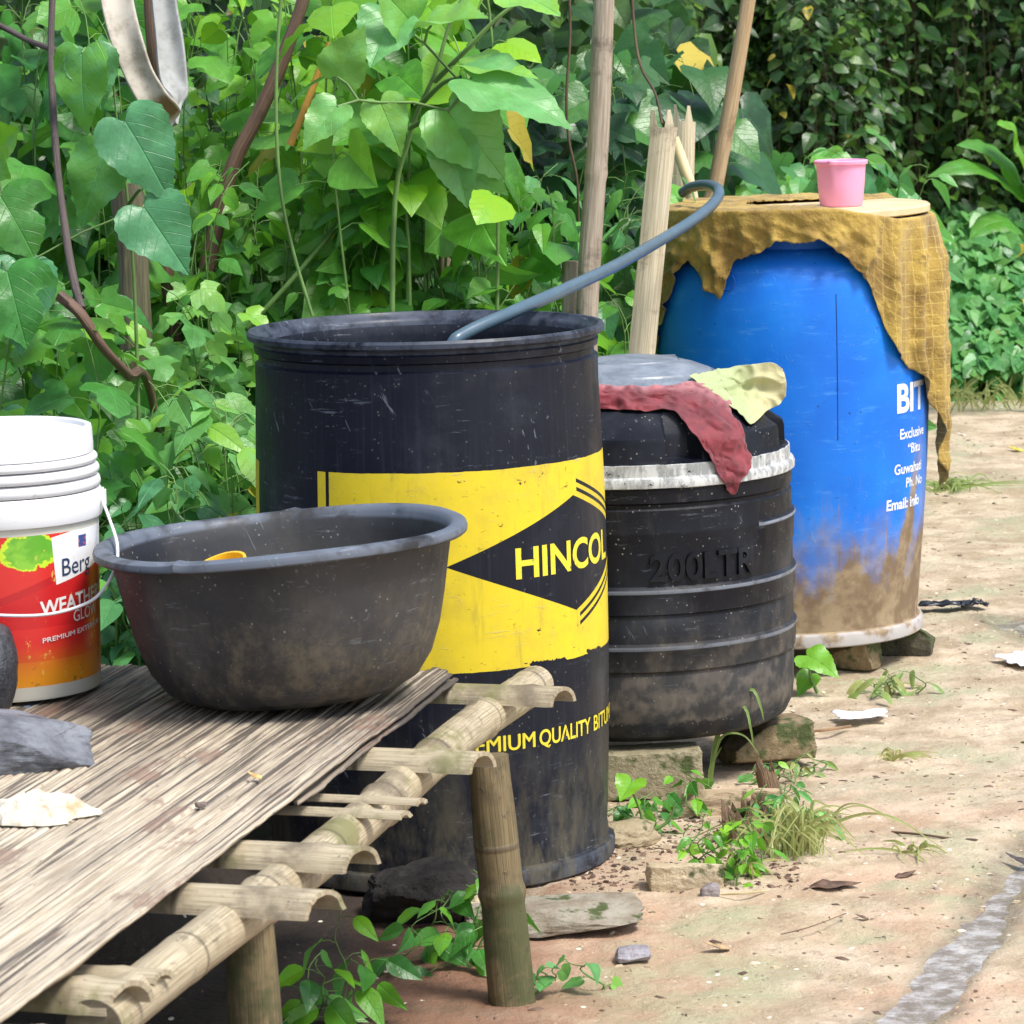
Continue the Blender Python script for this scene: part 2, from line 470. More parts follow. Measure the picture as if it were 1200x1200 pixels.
wrap_text('lettering', 'PREMIUM', .025, R(28.0) * .3, R(4), P(630, 878, DB - .25).z, RfB, ylet, dr, bold=.03)
wrap_text('lettering', 'QUALITY', .025, R(25) * .3, R(34.5), P(630, 878, DB - .25).z, RfB, ylet, dr, bold=.018)
wrap_text('lettering', 'BITUMEN', .025, R(28) * .3, R(62.5), P(630, 878, DB - .25).z, RfB, ylet, dr, bold=.03)

# --- blue drum
cU = P(931, 740, 7.45)
ZBU = .063
LIDZ = P(986, 243, 7.3).z      # top face of the board on the drum
KU = (LIDZ - .026 - ZBU) / .905
du = empty('drum', (cU.x, cU.y, ZBU), rz_to_cam(cU), label='tall blue plastic drum with white lettering, standing on stones under a mustard cloth', cat='drum')
outerU = [(.271, .048), (.275, .09), (.284, .2), (.295, .36), (.3005, .50), (.301, .62), (.3005, .70), (.298, .765)]
profU = [(0, .02), (.24, .015), (.262, .0), (.279, .001), (.283, .004), (.2835, .026), (.281, .030), (.272, .034)] + outerU + [(.286, .812), (.258, .842), (.236, .85), (.234, .87), (.248, .876), (.250, .9), (.240, .905), (.232, .895), (.1, .89), (0, .89)]
profU = [(r, z * KU) for r, z in profU]; outerU = [(r, z * KU) for r, z in outerU]
RfU = prof_fn(outerU)
M = Mat('blue plastic'); x, y, z = M.sep(M.obj); phi = x.atan2(y * -1.0)
b0 = M.mix(M.noise(M.obj, 3, 4).ss(.35, .65), (.003, .145, .66), (.006, .22, .82))
b0 = M.mix(M.noise(M.scale(M.obj, (1, 1, 5)), 9, 6, .75).ss(.55, .72) * .5, b0, (.08, .34, .80))
b0 = M.mix(M.vor(M.obj, 34).ss(.12, .05) * M.noise(M.obj, 8).ss(.52, .6), b0, (.02, .03, .12))
nd = M.noise(M.scale(M.obj, (1, 1, .5)), 13, 6, .7)
dust = (z + (nd - .5) * .34).ss(.31, .11).max((z + (nd - .5) * .5).ss(.19, .14)) 
streak = ((phi - R(62)) - (z - .3) * .9 + (nd - .5) * .25).abs().ss(.09, .04) * z.ss(.46, .30) * z.ss(.0, .1)
right = phi.ss(R(58), R(82)) * z.ss(.75, .3) * .55
runs = M.noise(M.comb(phi * 8.0, z * .5, 0.0), 3, 4, .7).ss(.56, .66) * z.ss(.42, .2) * .6
dd = (dust * .97 + streak * .9 + right * .6 + runs).min(.97)
dcol = M.mix(M.noise(M.obj, 22, 5).ss(.4, .65), (.20, .13, .055), (.34, .25, .13))
dcol = M.mix(z.lt(.032) * M.noise(M.obj, 25, 4).ss(.35, .55) * .8, dcol, (.46, .44, .42))
worn(M, b0, dust=dcol, dust_amt=dd, scratch=.55, speck=.3, rough=.33, spec=.4, scol=(.12, .36, .75))
link('shell', lathe_mesh('shell', profU, 144), M.m, du)
M = Mat('white lettering paint'); wr = M.noise(M.obj, 70, 4, .8).ss(.60, .66); wz = M.sep(M.obj)[2]
M.set('Base Color', M.mix(wr * .7, (.75, .78, .82), (.15, .25, .5))).set('Roughness', .5); wlet = M.m
def zb(py): return (P(1070, py, 7.25).z - ZBU)
for tx, xpx, py, cap, bold in (('BIT', 1052, 482, .058, .03), ('Exclusive', 1056, 514, .021, .02), ('\u201cBitu', 1066, 532, .020, .02), ('Guwahati', 1050, 555, .021, .02), ('Ph. No', 1065, 572, .020, .02), ('Email: info', 1042, 596, .022, .03)):
    ph = math.asin((xpx - 930) / 163)
    wrap_text('lettering', tx, cap, None, ph, zb(py), RfU, wlet, du, bold=bold)
# moulded marks
def ringmark(ph, zc, r):
    pts = []
    for k in range(25):
        a = 2 * PI * k / 24; pp = ph + r * math.cos(a) / .3; rr = RfU(zc + r * math.sin(a)) + .0005
        pts.append(Vector((rr * math.sin(pp), -rr * math.cos(pp), zc + r * math.sin(a))))
    return pts
M2 = simple('blue moulding', (.01, .13, .6), .4)
tube('moulded_ring', ringmark(R(-26), zb(322), .018), .0012, M2, du, seg=6)
tube('mould_seam', [Vector(((RfU(zz) + .0003) * math.sin(R(19)), -(RfU(zz) + .0003) * math.cos(R(19)), zz)) for zz in np.linspace(.45, .76, 12)], .0009, simple('seam shade', (.004, .04, .25), .5), du, seg=5)
# lid board on the drum
lid = [(0, .004), (.30, .004), (.307, .007), (.307, .019), (.302, .023), (0, .026)]
lo = link('round_lid', lathe_mesh('round_lid', lid, 72), simple('cream board', (.66, .52, .30), .6, .15), label='cream round board lying on the blue drum under the cloth', cat='lid')
lo.location = (cU.x, cU.y, LIDZ - .026); lo.rotation_euler = (0, R(-.6), rz_to_cam(cU))

# mustard cloth
phs = [-180, -150, -120, -95, -80, -65, -52, -44, -38, -33, -28, -22, -15, -5, 5, 12, 20, 27, 32, 37, 44, 52, 60, 70, 78, 86, 92, 98, 106, 120, 150, 180]
Ls = [.10, .12, .18, .30, .34, .25, .15, .11, .14, .165, .180, .115, .10, .082, .075, .08, .10, .125, .15, .21, .29, .33, .37, .44, .55, .60, .62, .58, .46, .26, .14, .10]
V = []; F = []; uv = []
NP, NS = 420, 64
topz = LIDZ - .026
for i in range(NP + 1):
    ph = -180 + 360 * i / NP; L = float(np.interp(ph, phs, Ls))
    L += .010 * noise.noise(Vector((ph * .12, 0, 0))) + .004 * noise.noise(Vector((ph * .5, 3, 0))) - .02
    over = float(np.interp(ph, [18, 48, 115, 135], [1, 0, 0, 1]))
    inner = .275 if -35 < ph < 140 else .10
    inner = float(np.interp(ph, [-180, -60, -10, 18, 48, 100, 120, 150, 180], [.06, .10, .13, .19, .29, .29, .16, .10, .06]))
    fold = noise.noise(Vector((ph * .10, 2.3, 0))) + .6 * noise.noise(Vector((ph * .27, 5, 0)))
    for j in range(NS + 1):
        t = j / NS; s = t * ((.315 - inner) + L)
        if s < .315 - inner:
            r = inner + s; zz = topz + .003 + over * (.029 + .006 * abs(noise.noise(Vector((r * 30, ph * .1, 0)))))
            dsc = 0
        else:
            dsc = s - (.315 - inner)
            r = .317; zz = topz + .003 + over * .029 - dsc * (1 + .15 * over)
            amp = min(1, dsc / .10)
            right = min(1, max(0, (ph - 22) / 25)) if ph < 130 else 0
            if 55 < ph < 125: r += amp * .024 * math.sin(PI * (ph - 55) / 70)
            r += amp * (1 - right) * (.016 * fold + .010 * noise.noise(Vector((ph * .05 + dsc * 16, dsc * 22, 1))) + .005 * noise.noise(Vector((ph * .3, dsc * 40 + ph * .12, 4))))
            q_ = Vector((ph * .055, dsc * 13, 3)); r += amp * (.010 - .008 * right) * (1 - 4 * abs(noise.noise(q_ * 1.3 + Vector((dsc * 8, 0, 0))))) + amp * (.005 - .0035 * right) * (1 - 4 * abs(noise.noise(q_ * 3.1)))
            r += amp * (1 - right) * .008 * (1 - 2 * abs(noise.noise(Vector((ph * .07 + dsc * 9, dsc * 30 - ph * .05, 6)))) * 2)
            r += amp * right * (.013 * math.sin(ph * .42 + 5 * dsc + 1.5 * noise.noise(Vector((ph * .04, dsc * 4, 2)))) + .006 * noise.noise(Vector((ph * .12, dsc * 9, 8)))) - .010 * amp
            if dsc > .08 and 40 < ph < 130: r += .004
            r = max(r, .3085)
        # hang gathers towards the tail
        a = ph
        if 55 < ph < 125 and dsc > .28: a = ph + (88 - ph) * min(.55, (dsc - .28) * 1.9)
        aa = R(a)
        V.append((r * math.sin(aa), -r * math.cos(aa), zz)); uv.append((R(ph) * .31, s))
n = NS + 1
F = [(i * n + j, (i + 1) * n + j, (i + 1) * n + j + 1, i * n + j + 1) for i in range(NP) for j in range(NS)]
M = Mat('mustard checked cloth'); u, v, _ = M.sep(M.uv)
big = M.noise(M.obj, 9, 5, .6)
c = M.mix(big.ss(.35, .65), (.24, .145, .03), (.46, .31, .06))
c = M.mix(M.noise(M.obj, 14, 5, .7).ss(.58, .72) * .7, c, (.10, .05, .025))
grid = ((u * 42.0).fract() - .5).abs().gt(.455).max(((v * 42.0).fract() - .5).abs().gt(.455)) * u.ss(.14, .22)
c = M.mix(grid * .35, c, (.70, .55, .16))
M.set('Base Color', c).set('Roughness', .85).set('Sheen Weight', .2).bump(M.noise(M.obj, 40, 6, .6) * 1.5 + (M.noise(M.obj, 22, 4) - .5).abs() * 3.0 + M.noise(M.uv, 700, 2) * .2, .8, .005)
cl = link('cloth', mesh('cloth', V, F, uv=uv), M.m, label='mustard checked cloth draped over the blue drum with one end trailing down', cat='cloth')
cl.location = (cU.x, cU.y, 0); cl.rotation_euler = (0, 0, rz_to_cam(cU))
sm = cl.modifiers.new('s', 'SOLIDIFY'); sm.thickness = .0012; sm.offset = 1

# pink mug
pm = P(986, 244, 7.35); pm.z = LIDZ + .0005
mug = [(0, .003), (.044, .0), (.046, .003), (.0505, .05), (.053, .088), (.0575, .090), (.058, .096), (.0555, .0985), (.0525, .096), (.051, .088), (.049, .05), (.044, .006), (0, .006)]
def mmod(a, r, z):
    if z > .08 and abs(a + .35) < .20 and r > .04:
        k = 1 - abs(a + .35) / .20; return r + .008 * k, z + .002 * k
    return r, z
mo = link('mug', lathe_mesh('mug', mug, 64, mmod), simple('pink plastic', (.86, .34, .54), .42, .06, bump=.05, Subsurface_Weight=.1), label='bright pink plastic mug with a small spout standing on the blue drum', cat='mug')
mo.location = pm; mo.rotation_euler = (0, 0, rz_to_cam(pm))

# --- black water tank
cT = P(747, 800, 6.38)
ZT0 = .088
tk = empty('water_tank', (cT.x, cT.y, ZT0), rz_to_cam(cT), label='squat ribbed black water tank with a white band, raised numbers and a flat lid', cat='tank')
tp = [(0, .012), (.22, .008), (.262, .010), (.283, .022), (.294, .045), (.297, .075), (.298, .135), (.296, .139), (.296, .142), (.301, .146), (.3025, .182), (.3045, .187), (.3045, .191), (.302, .195), (.2985, .197), (.298, .240), (.296, .244), (.296, .247), (.301, .251), (.3025, .286), (.3045, .291), (.3045, .295), (.302, .299), (.298, .302),
      (.298, .345), (.2975, .350), (.2975, .39), (.2985, .396), (.2985, .400), (.2975, .404), (.297, .44), (.293, .444), (.293, .450), (.298, .454), (.299, .478), (.304, .482), (.3045, .492), (.302, .498), (.296, .501), (.295, .522), (.288, .525), (.286, .530), (.285, .560), (.282, .568), (.272, .574), (.225, .610), (.205, .618), (.2, .632), (0, .634)]
def tmod(a, r, z):
    ad = math.degrees(a)
    if .345 < z < .403 and 50 < ad < 150:
        r += {0.350: .003, 0.39: .0045, 0.396: .006, 0.400: .005}.get(round(z, 3), 0)
    if .526 < z < .60 and r > .21:
        k = ((ad - 13) % 60)
        if k < 12:
            r = .240 + (r - .240) * .12
    return r, z
RfT = lambda z: .2975
M = Mat('black ribbed plastic'); x, y, z = M.sep(M.obj); phi = x.atan2(y * -1.0)
nd = M.noise(M.scale(M.obj, (1, 1, .22)), 24, 6, .7)
bb = M.mix(M.noise(M.obj, 6, 4).ss(.4, .7), (.004, .005, .010), (.014, .017, .025))
wb = (z + (M.noise(M.obj, 24, 5) - .5) * .006).gt(.481) * (z + (M.noise(M.obj, 30, 5) - .5) * .004).lt(.523)
chip = M.noise(M.scale(M.obj, (1, 1, 1.6)), 42, 6, .8).ss(.60, .63)
wcol = M.mix(M.noise(M.scale(M.obj, (1, 1, .4)), 40, 5, .75).ss(.4, .62), (.56, .57, .56), (.27, .28, .28))
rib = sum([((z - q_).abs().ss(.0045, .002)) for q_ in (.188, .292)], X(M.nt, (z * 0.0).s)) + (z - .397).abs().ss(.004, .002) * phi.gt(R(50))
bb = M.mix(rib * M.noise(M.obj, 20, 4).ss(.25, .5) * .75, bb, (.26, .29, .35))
bb = M.mix(wb * (1.0 - chip), bb, wcol)
dust = (z + (nd - .5) * .34).ss(.30, .0) * .8 + nd.ss(.5, .75) * .2 * z.lt(.47)
wet = (z + (M.noise(M.comb(phi * 3.0, 0.0, 0.0), 2.5, 4, .7) - .5) * .05).ss(.052, .046)
dust = dust * (1.0 - wet * .8)
dcol = M.mix(M.noise(M.obj, 25, 5).ss(.4, .65), (.05, .048, .045), (.17, .145, .115))
worn(M, bb, dust=dcol, dust_amt=dust.min(.85), scratch=.35, speck=.9, rough=.33)
tankM = M.m
link('shell', lathe_mesh('shell', tp, 180, tmod, sharp=28), tankM, tk)
wrap_text('raised_lettering', '200LTR', .046, R(41) * .2975, R(5), .313, RfT, tankM, tk, bold=.02, off=-.0005, emboss=.0065, step=.004)
lidp = [(0, .600), (.185, .612), (.194, .618), (.200, .626), (.200, .640), (.196, .647), (.185, .650), (.160, .661), (.156, .664), (.153, .662), (.149, .667), (.12, .678), (.092, .685), (.089, .6835), (.086, .687), (.04, .693), (0, .695)]
M = Mat('grey lid plastic'); nn = M.noise(M.obj, 14, 6, .7)
worn(M, M.mix(nn.ss(.35, .7), (.13, .155, .19), (.24, .275, .33)), dust_amt=nn.ss(.55, .75) * .3, scratch=.6, rough=.32, spec=.6)
lidm = M.m
lido = link('lid', lathe_mesh('lid', lidp, 96, sharp=28), lidm, tk)
bm = bmesh.new(); bmesh.ops.create_cube(bm, size=1); bmesh.ops.scale(bm, vec=(.068, .02, .012), verts=bm.verts); bmesh.ops.bevel(bm, geom=bm.edges[:], offset=.003, segments=2, affect='EDGES')
me = bpy.data.meshes.new('lid_catch'); bm.to_mesh(me); bm.free()
lc = link('lid_catch', me, lidm, lido); lc.location = (.055, .150, .672)

# =================================================================== cloths over the tank
Vt, Ft, _ = lathe(tp, 120); Vl, Fl, _ = lathe(lidp, 96)
mt = Matrix.Translation((cT.x, cT.y, ZT0)) @ Matrix.Rotation(rz_to_cam(cT), 4, 'Z')
allV = [mt @ Vector(v) for v in Vt] + [mt @ Vector(v) for v in Vl]
allF = Ft + [tuple(i + len(Vt) for i in f) for f in Fl]
bvh = BVHTree.FromPolygons(allV, allF)
def on_tank(px, py, lift=.006, miss=6.30):
    r = ray(px, py); h = bvh.ray_cast(CO, r)
    if h[0] is None: return P(px, py, miss)
    return h[0] - r * lift
def patch(name, cols, mat, n=90, m_=90, amp=.004, sc=28, th=.0014, seed=0, **k):
    C = [catmull(c, m_) for c in cols]
    V = []
    for j in range(m_ + 1):
        row = catmull([c[j] for c in C], n); V.append(row)
    out = []; uv = []
    for j in range(m_ + 1):
        for i in range(n + 1):
            p = V[j][i]
            nr = (V[min(j + 1, m_)][i] - V[max(j - 1, 0)][i]).cross(V[j][min(i + 1, n)] - V[j][max(i - 1, 0)])
            nr = nr.normalized() if nr.length > 1e-9 else Vector((0, -1, 0))
            if nr.y > 0: nr = -nr
            q = p + Vector((0, 0, seed))
            wv = noise.noise(q * sc) + .4 * noise.noise(q * sc * 2.3) + 1.0 * (1 - abs(noise.noise(q * sc * .8)) * 4) + .5 * (1 - abs(noise.noise(q * sc * 1.9)) * 4)
            edge = 1 + .0
            pp = p + nr * (amp * wv + amp * .4)
            rr = (pp - CO); dl = rr.length; rr.normalize(); h_ = bvh.ray_cast(CO, rr)
            if h_[0] is not None:
                dh = (h_[0] - CO).length
                if dl > dh - .004: pp = CO + rr * (dh - .004 - .003 * abs(noise.noise(q * 60)))
            out.append(pp); uv.append((i / n, j / m_))
    F = [(j * (n + 1) + i, j * (n + 1) + i + 1, (j + 1) * (n + 1) + i + 1, (j + 1) * (n + 1) + i) for j in range(m_) for i in range(n)]
    o = link(name, mesh(name, out, F, uv=uv), mat, **k)
    s = o.modifiers.new('s', 'SOLIDIFY'); s.thickness = th; s.offset = -1
    return o
T = on_tank
red_cols = [[(690, 449), (690, 464), (690, 479)], [(720, 450), (720, 466), (720, 480)], [(748, 450), (750, 468), (752, 482)], [(782, 449), (787, 468), (792, 485)], [(803, 447), (812, 482), (824, 527)],
            [(825, 447), (840, 500), (857, 579)], [(842, 456), (860, 512), (869, 562)], [(851, 466), (869, 505), (881, 543)]]
M = Mat('faded red cloth'); nn = M.noise(M.obj, 16, 5, .65)
cc = M.mix(nn.ss(.35, .7), (.11, .006, .014), (.23, .022, .034))
uu, vv, _ = M.sep(M.uv)
cc = M.mix(vv.ss(.35, .0) * M.noise(M.obj, 30, 4).ss(.3, .6) * .5, cc, (.62, .28, .30))
M.set('Base Color', cc).set('Roughness', .7).set('Sheen Weight', .3).bump(M.noise(M.obj, 60, 5), .5, .004)
red_cols = [[(a, b + (3 if i_ == 0 else 0)) for i_, (a, b) in enumerate(c_)] for c_ in red_cols]
patch('cloth', [[T(*q, lift=.009) for q in c_] for c_ in red_cols], M.m, amp=.003, seed=3, label='dark red cloth hanging in a point over the white band of the black tank', cat='cloth')
yc = [[(806, 444), (822, 452), (838, 462)], [(835, 437), (848, 460), (862, 484)], [(860, 430), (868, 464), (879, 499)], [(885, 427), (890, 456), (895, 484)], [(905, 425), (911, 452), (913, 473)], [(917, 432), (921, 448), (921, 464)]]
M = Mat('pale lime cloth'); nn = M.noise(M.obj, 18, 5)
uu, vv, _ = M.sep(M.uv)
cc = M.mix(uu.ss(.3, .75), (.36, .42, .21), (.50, .46, .25))
M.set('Base Color', M.mix(nn.ss(.6, .8) * .4, cc, (.3, .3, .15))).set('Roughness', .75).bump(M.noise(M.obj, 50, 5), .5, .004)
patch('cloth', [[T(*q, lift=.006, miss=6.33) for q in c_] for c_ in yc], M.m, amp=.0038, sc=24, seed=8, th=.0014, label='pale lime yellow cloth crumpled beside the lid of the black tank', cat='cloth')

# =================================================================== hose
M = Mat('blue grey hose'); M.set('Base Color', M.mix(M.noise(M.obj, 20, 4), (.045, .085, .12), (.10, .16, .21))).set('Roughness', .32); hoseM = M.m
hp = [P(500, 470, 5.74), P(528, 408, 5.76), P(545, 391, 5.78), P(600, 366, 5.86), P(660, 340, 6.02), P(720, 312, 6.35), P(775, 281, 6.75), P(815, 256, 6.95), P(838, 236, 7.08), P(842, 223, 7.15), P(830, 217, 7.25), P(812, 219, 7.34), P(800, 226, 7.38)]
hp[-1].z = max(hp[-1].z, LIDZ + .028)
tube('hose', catmull(hp, 120), .0115, hoseM, seg=16, label='blue grey hose arching from the blue drum down into the open black drum', cat='hose')

# =================================================================== bamboo and rack
def bamboo_mat(name, c1, c2, stain, green=0.0, gcol=(.12, .14, .05), node=.26):
    M = Mat(name); u, v, _ = M.sep(M.uv)
    fib = M.noise(M.comb(u * 30.0, v * 3.0, 0.0), 3, 5, .6)
    b = M.noise(M.obj, 10, 5, .65)
    c = M.mix(fib.ss(.3, .7), c1, c2)
    c = M.mix(b.ss(.48, .68) * .8, c, stain)
    c = M.mix(M.noise(M.comb(u * 5.0, v * 9.0, 1.0), 2, 5, .75).ss(.55, .68) * .6, c, stain)
    if green: c = M.mix(M.noise(M.obj, 8, 5, .7).ss(.62 - green * .3, .75 - green * .25), c, gcol)
    spots = M.noise(M.obj, 65, 4, .7).ss(.62, .7)
    c = M.mix(spots * .6, c, (.05, .045, .03))
    nd = ((v / node).fract() - .5).abs().ss(.475, .497)
    c = M.mix(nd * .7, c, (.09, .07, .045))
    crack = M.noise(M.comb(u * 60.0, v * .8, 0.0), 3, 2, .5).ss(.71, .73)
    c = M.mix(crack * .7, c, (.06, .045, .03))
    M.set('Base Color', c).set('Roughness', .55).bump(fib + spots * .4 - crack * 1.5 + nd, .6, .002)
    return M.m
bam = bamboo_mat('weathered bamboo', (.28, .225, .135), (.55, .47, .33), (.13, .10, .065), .35, (.20, .19, .08))
bamG = bamboo_mat('mossy bamboo', (.10, .075, .036), (.25, .19, .095), (.07, .055, .03), .55, (.075, .08, .03))
def bam_r(r, node=.26, ph=0.0, taper=0.0):
    def f(t, L):
        q = ((L + ph) / node) % 1; dd = min(q, 1 - q) * node
        return (r * (1 - taper * t)) * (1 + .13 * math.exp(-(dd / .010) ** 2) - .03 * math.exp(-(dd / .035) ** 2))
    return f
def hollow_end(name, p, d, r, mat, parent):
    pass
rack = empty('bamboo_rack', (-.35, 4.4, 0), label='low rack of weathered bamboo poles and half bamboo slats with stout posts', cat='rack')
def rp(o):
    o.matrix_parent_inverse = rack.matrix_world.inverted(); return o
bpy.context.view_layer.update()
ZR = .385
ra, rb = G(110, 1206, ZR), G(628, 800, ZR)
path = [ra.lerp(rb, i / 90) + Vector((.006 * math.sin(i * .07), 0, .004 * math.sin(i * .11))) for i in range(91)]
rp(tube('side_rail', path, bam_r(.029), bam, rack, seg=24))
off = Vector((-.92, .05, 0))
rp(tube('side_rail', [p + off for p in path], bam_r(.029, ph=.1), bam, rack, seg=16))
def post(base, top, r, name='post'):
    path = [base.lerp(top, i / 50) for i in range(51)]
    return rp(tube(name, path, bam_r(r, .24, .05, .12), bamG, rack, seg=24, wob=.08))
b1 = G(603, 1172, 0); t1 = P(571, 862, b1.y + .01)
b1.z = -.03; t1.z = .360; post(b1, t1, .0345)
t2 = P(292, 1085, 3.92); t2.z = .365; post(Vector((t2.x + .01, t2.y, -.03)), t2, .034)
post(Vector((t2.x - .9, t2.y, -.03)), t2 + Vector((-.9, 0, 0)), .034)
post(Vector((b1.x - .93, b1.y, -.03)), t1 + Vector((-.93, .0, 0)), .034)
# forked stub at the top of the post, holding the rail
fk = [P(572, 905, t1.y - .04), P(574, 880, t1.y - .045), P(580, 860, t1.y - .045)]
def half_slat(x0p, x1p, yl, yr, r, z, thick=.006, curl=1.0, name='slat', node=.3, mat=bam, skew=.30):
    """half bamboo lying across the rails, its cut end at the right"""
    e = G(x1p, yr, z); s = Vector((e.x - .93, e.y + .93 * skew, z)); cut = random.uniform(.38, .55)
    N = 60; A = 14; V = []; F = []; uv = []
    ax = (e - s).normalized(); side = Vector((-ax.y, ax.x, 0))
    half = 1.5 * curl
    for i in range(N + 1):
        c = s.lerp(e, i / N); L = i / N * .95
        q = (L / node) % 1; dd = min(q, 1 - q) * node; k = 1 + .10 * math.exp(-(dd / .010) ** 2)
        jag = 0
        for layer in (0, 1):
            rr = (r * k) if layer == 0 else (r - thick)
            seq = range(A + 1) if layer == 0 else range(A, -1, -1)
            for a in seq:
                th = -half + 2 * half * a / A
                cc = c
                if i >= N - 1: cc = c + ax * (.0025 * noise.noise(Vector((a * .9, x1p, 0))) + cut * rr * math.sin(th) - (0 if i == N else .004))
                V.append(cc + side * (rr * math.sin(th)) + Vector((0, 0, rr * math.cos(th) - r * math.cos(half)))); uv.append((th / PI + .5, L))
    n = 2 * (A + 1)
    for i in range(N):
        for a in range(n):
            a2 = (a + 1) % n
            F.append((i * n + a, (i + 1) * n + a, (i + 1) * n + a2, i * n + a2))
    for a in range(A):
        F.append((N * n + a, N * n + a + 1, N * n + n - 2 - a, N * n + n - 1 - a))
    return rp(link(name, mesh(name, V, F, uv=uv, sharp=40), mat, rack))
half_slat(505, 660, 820, 825, .028, .405)
half_slat(430, 566, 897, 903, .028, .405)
half_slat(350, 494, 940, 942, .012, .408, curl=.8)
half_slat(350, 475, 955, 958, .014, .406, curl=.8)
half_slat(250, 424, 1012, 1018, .030, .405)
half_slat(190, 381, 1062, 1072, .031, .405)
half_slat(80, 192, 1140, 1148, .019, .406, curl=.75)
half_slat(40, 153, 1172, 1182, .032, .400)
half_slat(0, 100, 1230, 1240, .030, .405)

# woven split-bamboo board on the rack
ZBD = .447
e0, e1 = G(535, 786, ZBD), G(-40, 1226, ZBD)
dirv = (e1 - e0); Lb = dirv.length; dirv.normalize(); acr = Vector((dirv.y, -dirv.x, 0)).normalized()
if acr.x > 0: acr = -acr
def board(name, e0, Lb, wid, z, thick, mat, seed, ragged=.004, **k):
    V = []; F = []; uv = []
    nu = int(wid / .0022); nv = 130
    rs = random.Random(seed)
    # strips
    edges = [0]; hs_ = []; e_end = []; s_end = []
    while edges[-1] < wid:
        edges.append(edges[-1] + rs.uniform(.007, .019)); hs_.append(rs.uniform(-.0009, .0010)); e_end.append(rs.uniform(-.02, .03)); s_end.append(rs.uniform(-.035, .02))
    edges = np.array(edges)
    for i in range(nu + 1):
        u = wid * i / nu
        k_ = min(len(hs_) - 1, int(np.searchsorted(edges, u, side='right')) - 1)
        a, b = edges[k_], edges[k_ + 1]
        q = (u - a) / (b - a); prof_ = 1 - (abs(q * 2 - 1)) ** 4
        for j in range(nv + 1):
            t = j / nv; v = s_end[k_] * (1 - t) + t * (Lb + e_end[k_])
            h = hs_[k_] + .0015 * prof_ + .0016 * noise.noise(Vector((k_ * 3.1 + seed, v * 5, 0))) - .0026
            gap = noise.noise(Vector((k_ * 1.7, v * 2.2, 7 + seed)))
            if q < .15 or q > .85: h -= .0045 * max(0, .35 + gap)
            uo = u
            if i < 5: uo = u + ragged * (noise.noise(Vector((v * 9, seed, 0))) + .5 * noise.noise(Vector((v * 40, seed, 0)))) * (1 - i / 5)
            warp = .0025 * noise.noise(Vector((u * 3, v * 2, seed)))
            p = e0 + acr * uo + dirv * v
            V.append((p.x, p.y, z + h + warp)); uv.append((u, v))
    n = nv + 1
    F = [(i * n + j, (i + 1) * n + j, (i + 1) * n + j + 1, i * n + j + 1) for i in range(nu) for j in range(nv)]
    o = link(name, mesh(name, V, F, uv=uv), mat, **k)
    s = o.modifiers.new('s', 'SOLIDIFY'); s.thickness = thick; s.offset = -1
    return o
def board_mat(name, grey=0.0):
    M = Mat(name); u, v, _ = M.sep(M.uv)
    st = M.noise(M.comb(u * 160.0, v * 1.6, 0.0), 1, 5, .65)
    st2 = M.noise(M.comb(u * 420.0, v * 5.0, 3.0), 1, 4, .7)
    big = M.noise(M.comb(u * 5.0, v * 3.0, 0.0), 1, 5, .6)
    c = M.mix(st2.ss(.3, .7), (.32, .255, .18), (.70, .605, .46))
    c = M.mix(v.ss(.95, .1) * big.ss(.35, .55) * .8 + grey, c, (.20, .165, .13))
    c = M.mix(M.noise(M.comb(u * 14.0, v * 2.2, 4.0), 1, 5, .7).ss(.5, .64) * .5, c, (.24, .19, .14))
    line = (st - v.ss(1.3, .1) * .09 + (big - .5) * -.12).ss(.455, .40)
    c = M.mix(line * .85, c, (.05, .04, .035))
    soil = M.noise(M.comb(u * 9.0, v * 3.5, 5.0), 1, 6, .65).ss(.56, .62)
    c = M.mix(soil * .7, c, (.24, .15, .11))
    blue = M.noise(M.comb(u * 12.0, v * 5.0, 9.0), 1, 5, .7).ss(.665, .69)
    c = M.mix(blue * .8, c, (.12, .16, .24))
    c = M.mix(M.noise(M.comb(u * 120.0, v * 28.0, 2.0), 1, 3, .6).ss(.66, .72) * .6, c, (.12, .08, .06))
    M.set('Base Color', c).set('Roughness', .6).bump(st2 + st * 1.5 - soil * .5, .8, .0025)
    return M.m
bd = board('bamboo_board', e0, Lb, .86, ZBD, .008, board_mat('split bamboo sheet'), 5, label='wide ribbed sheet of flattened split bamboo laid on top of the rack', cat='board')
e0b = G(532, 794, .437); 
bd2 = board('bamboo_board', e0b + acr * -.006, .78, .10, .436, .006, board_mat('grey split bamboo', .5), 11, ragged=.004, label='narrow grey split bamboo strip under the edge of the wide sheet', cat='board')

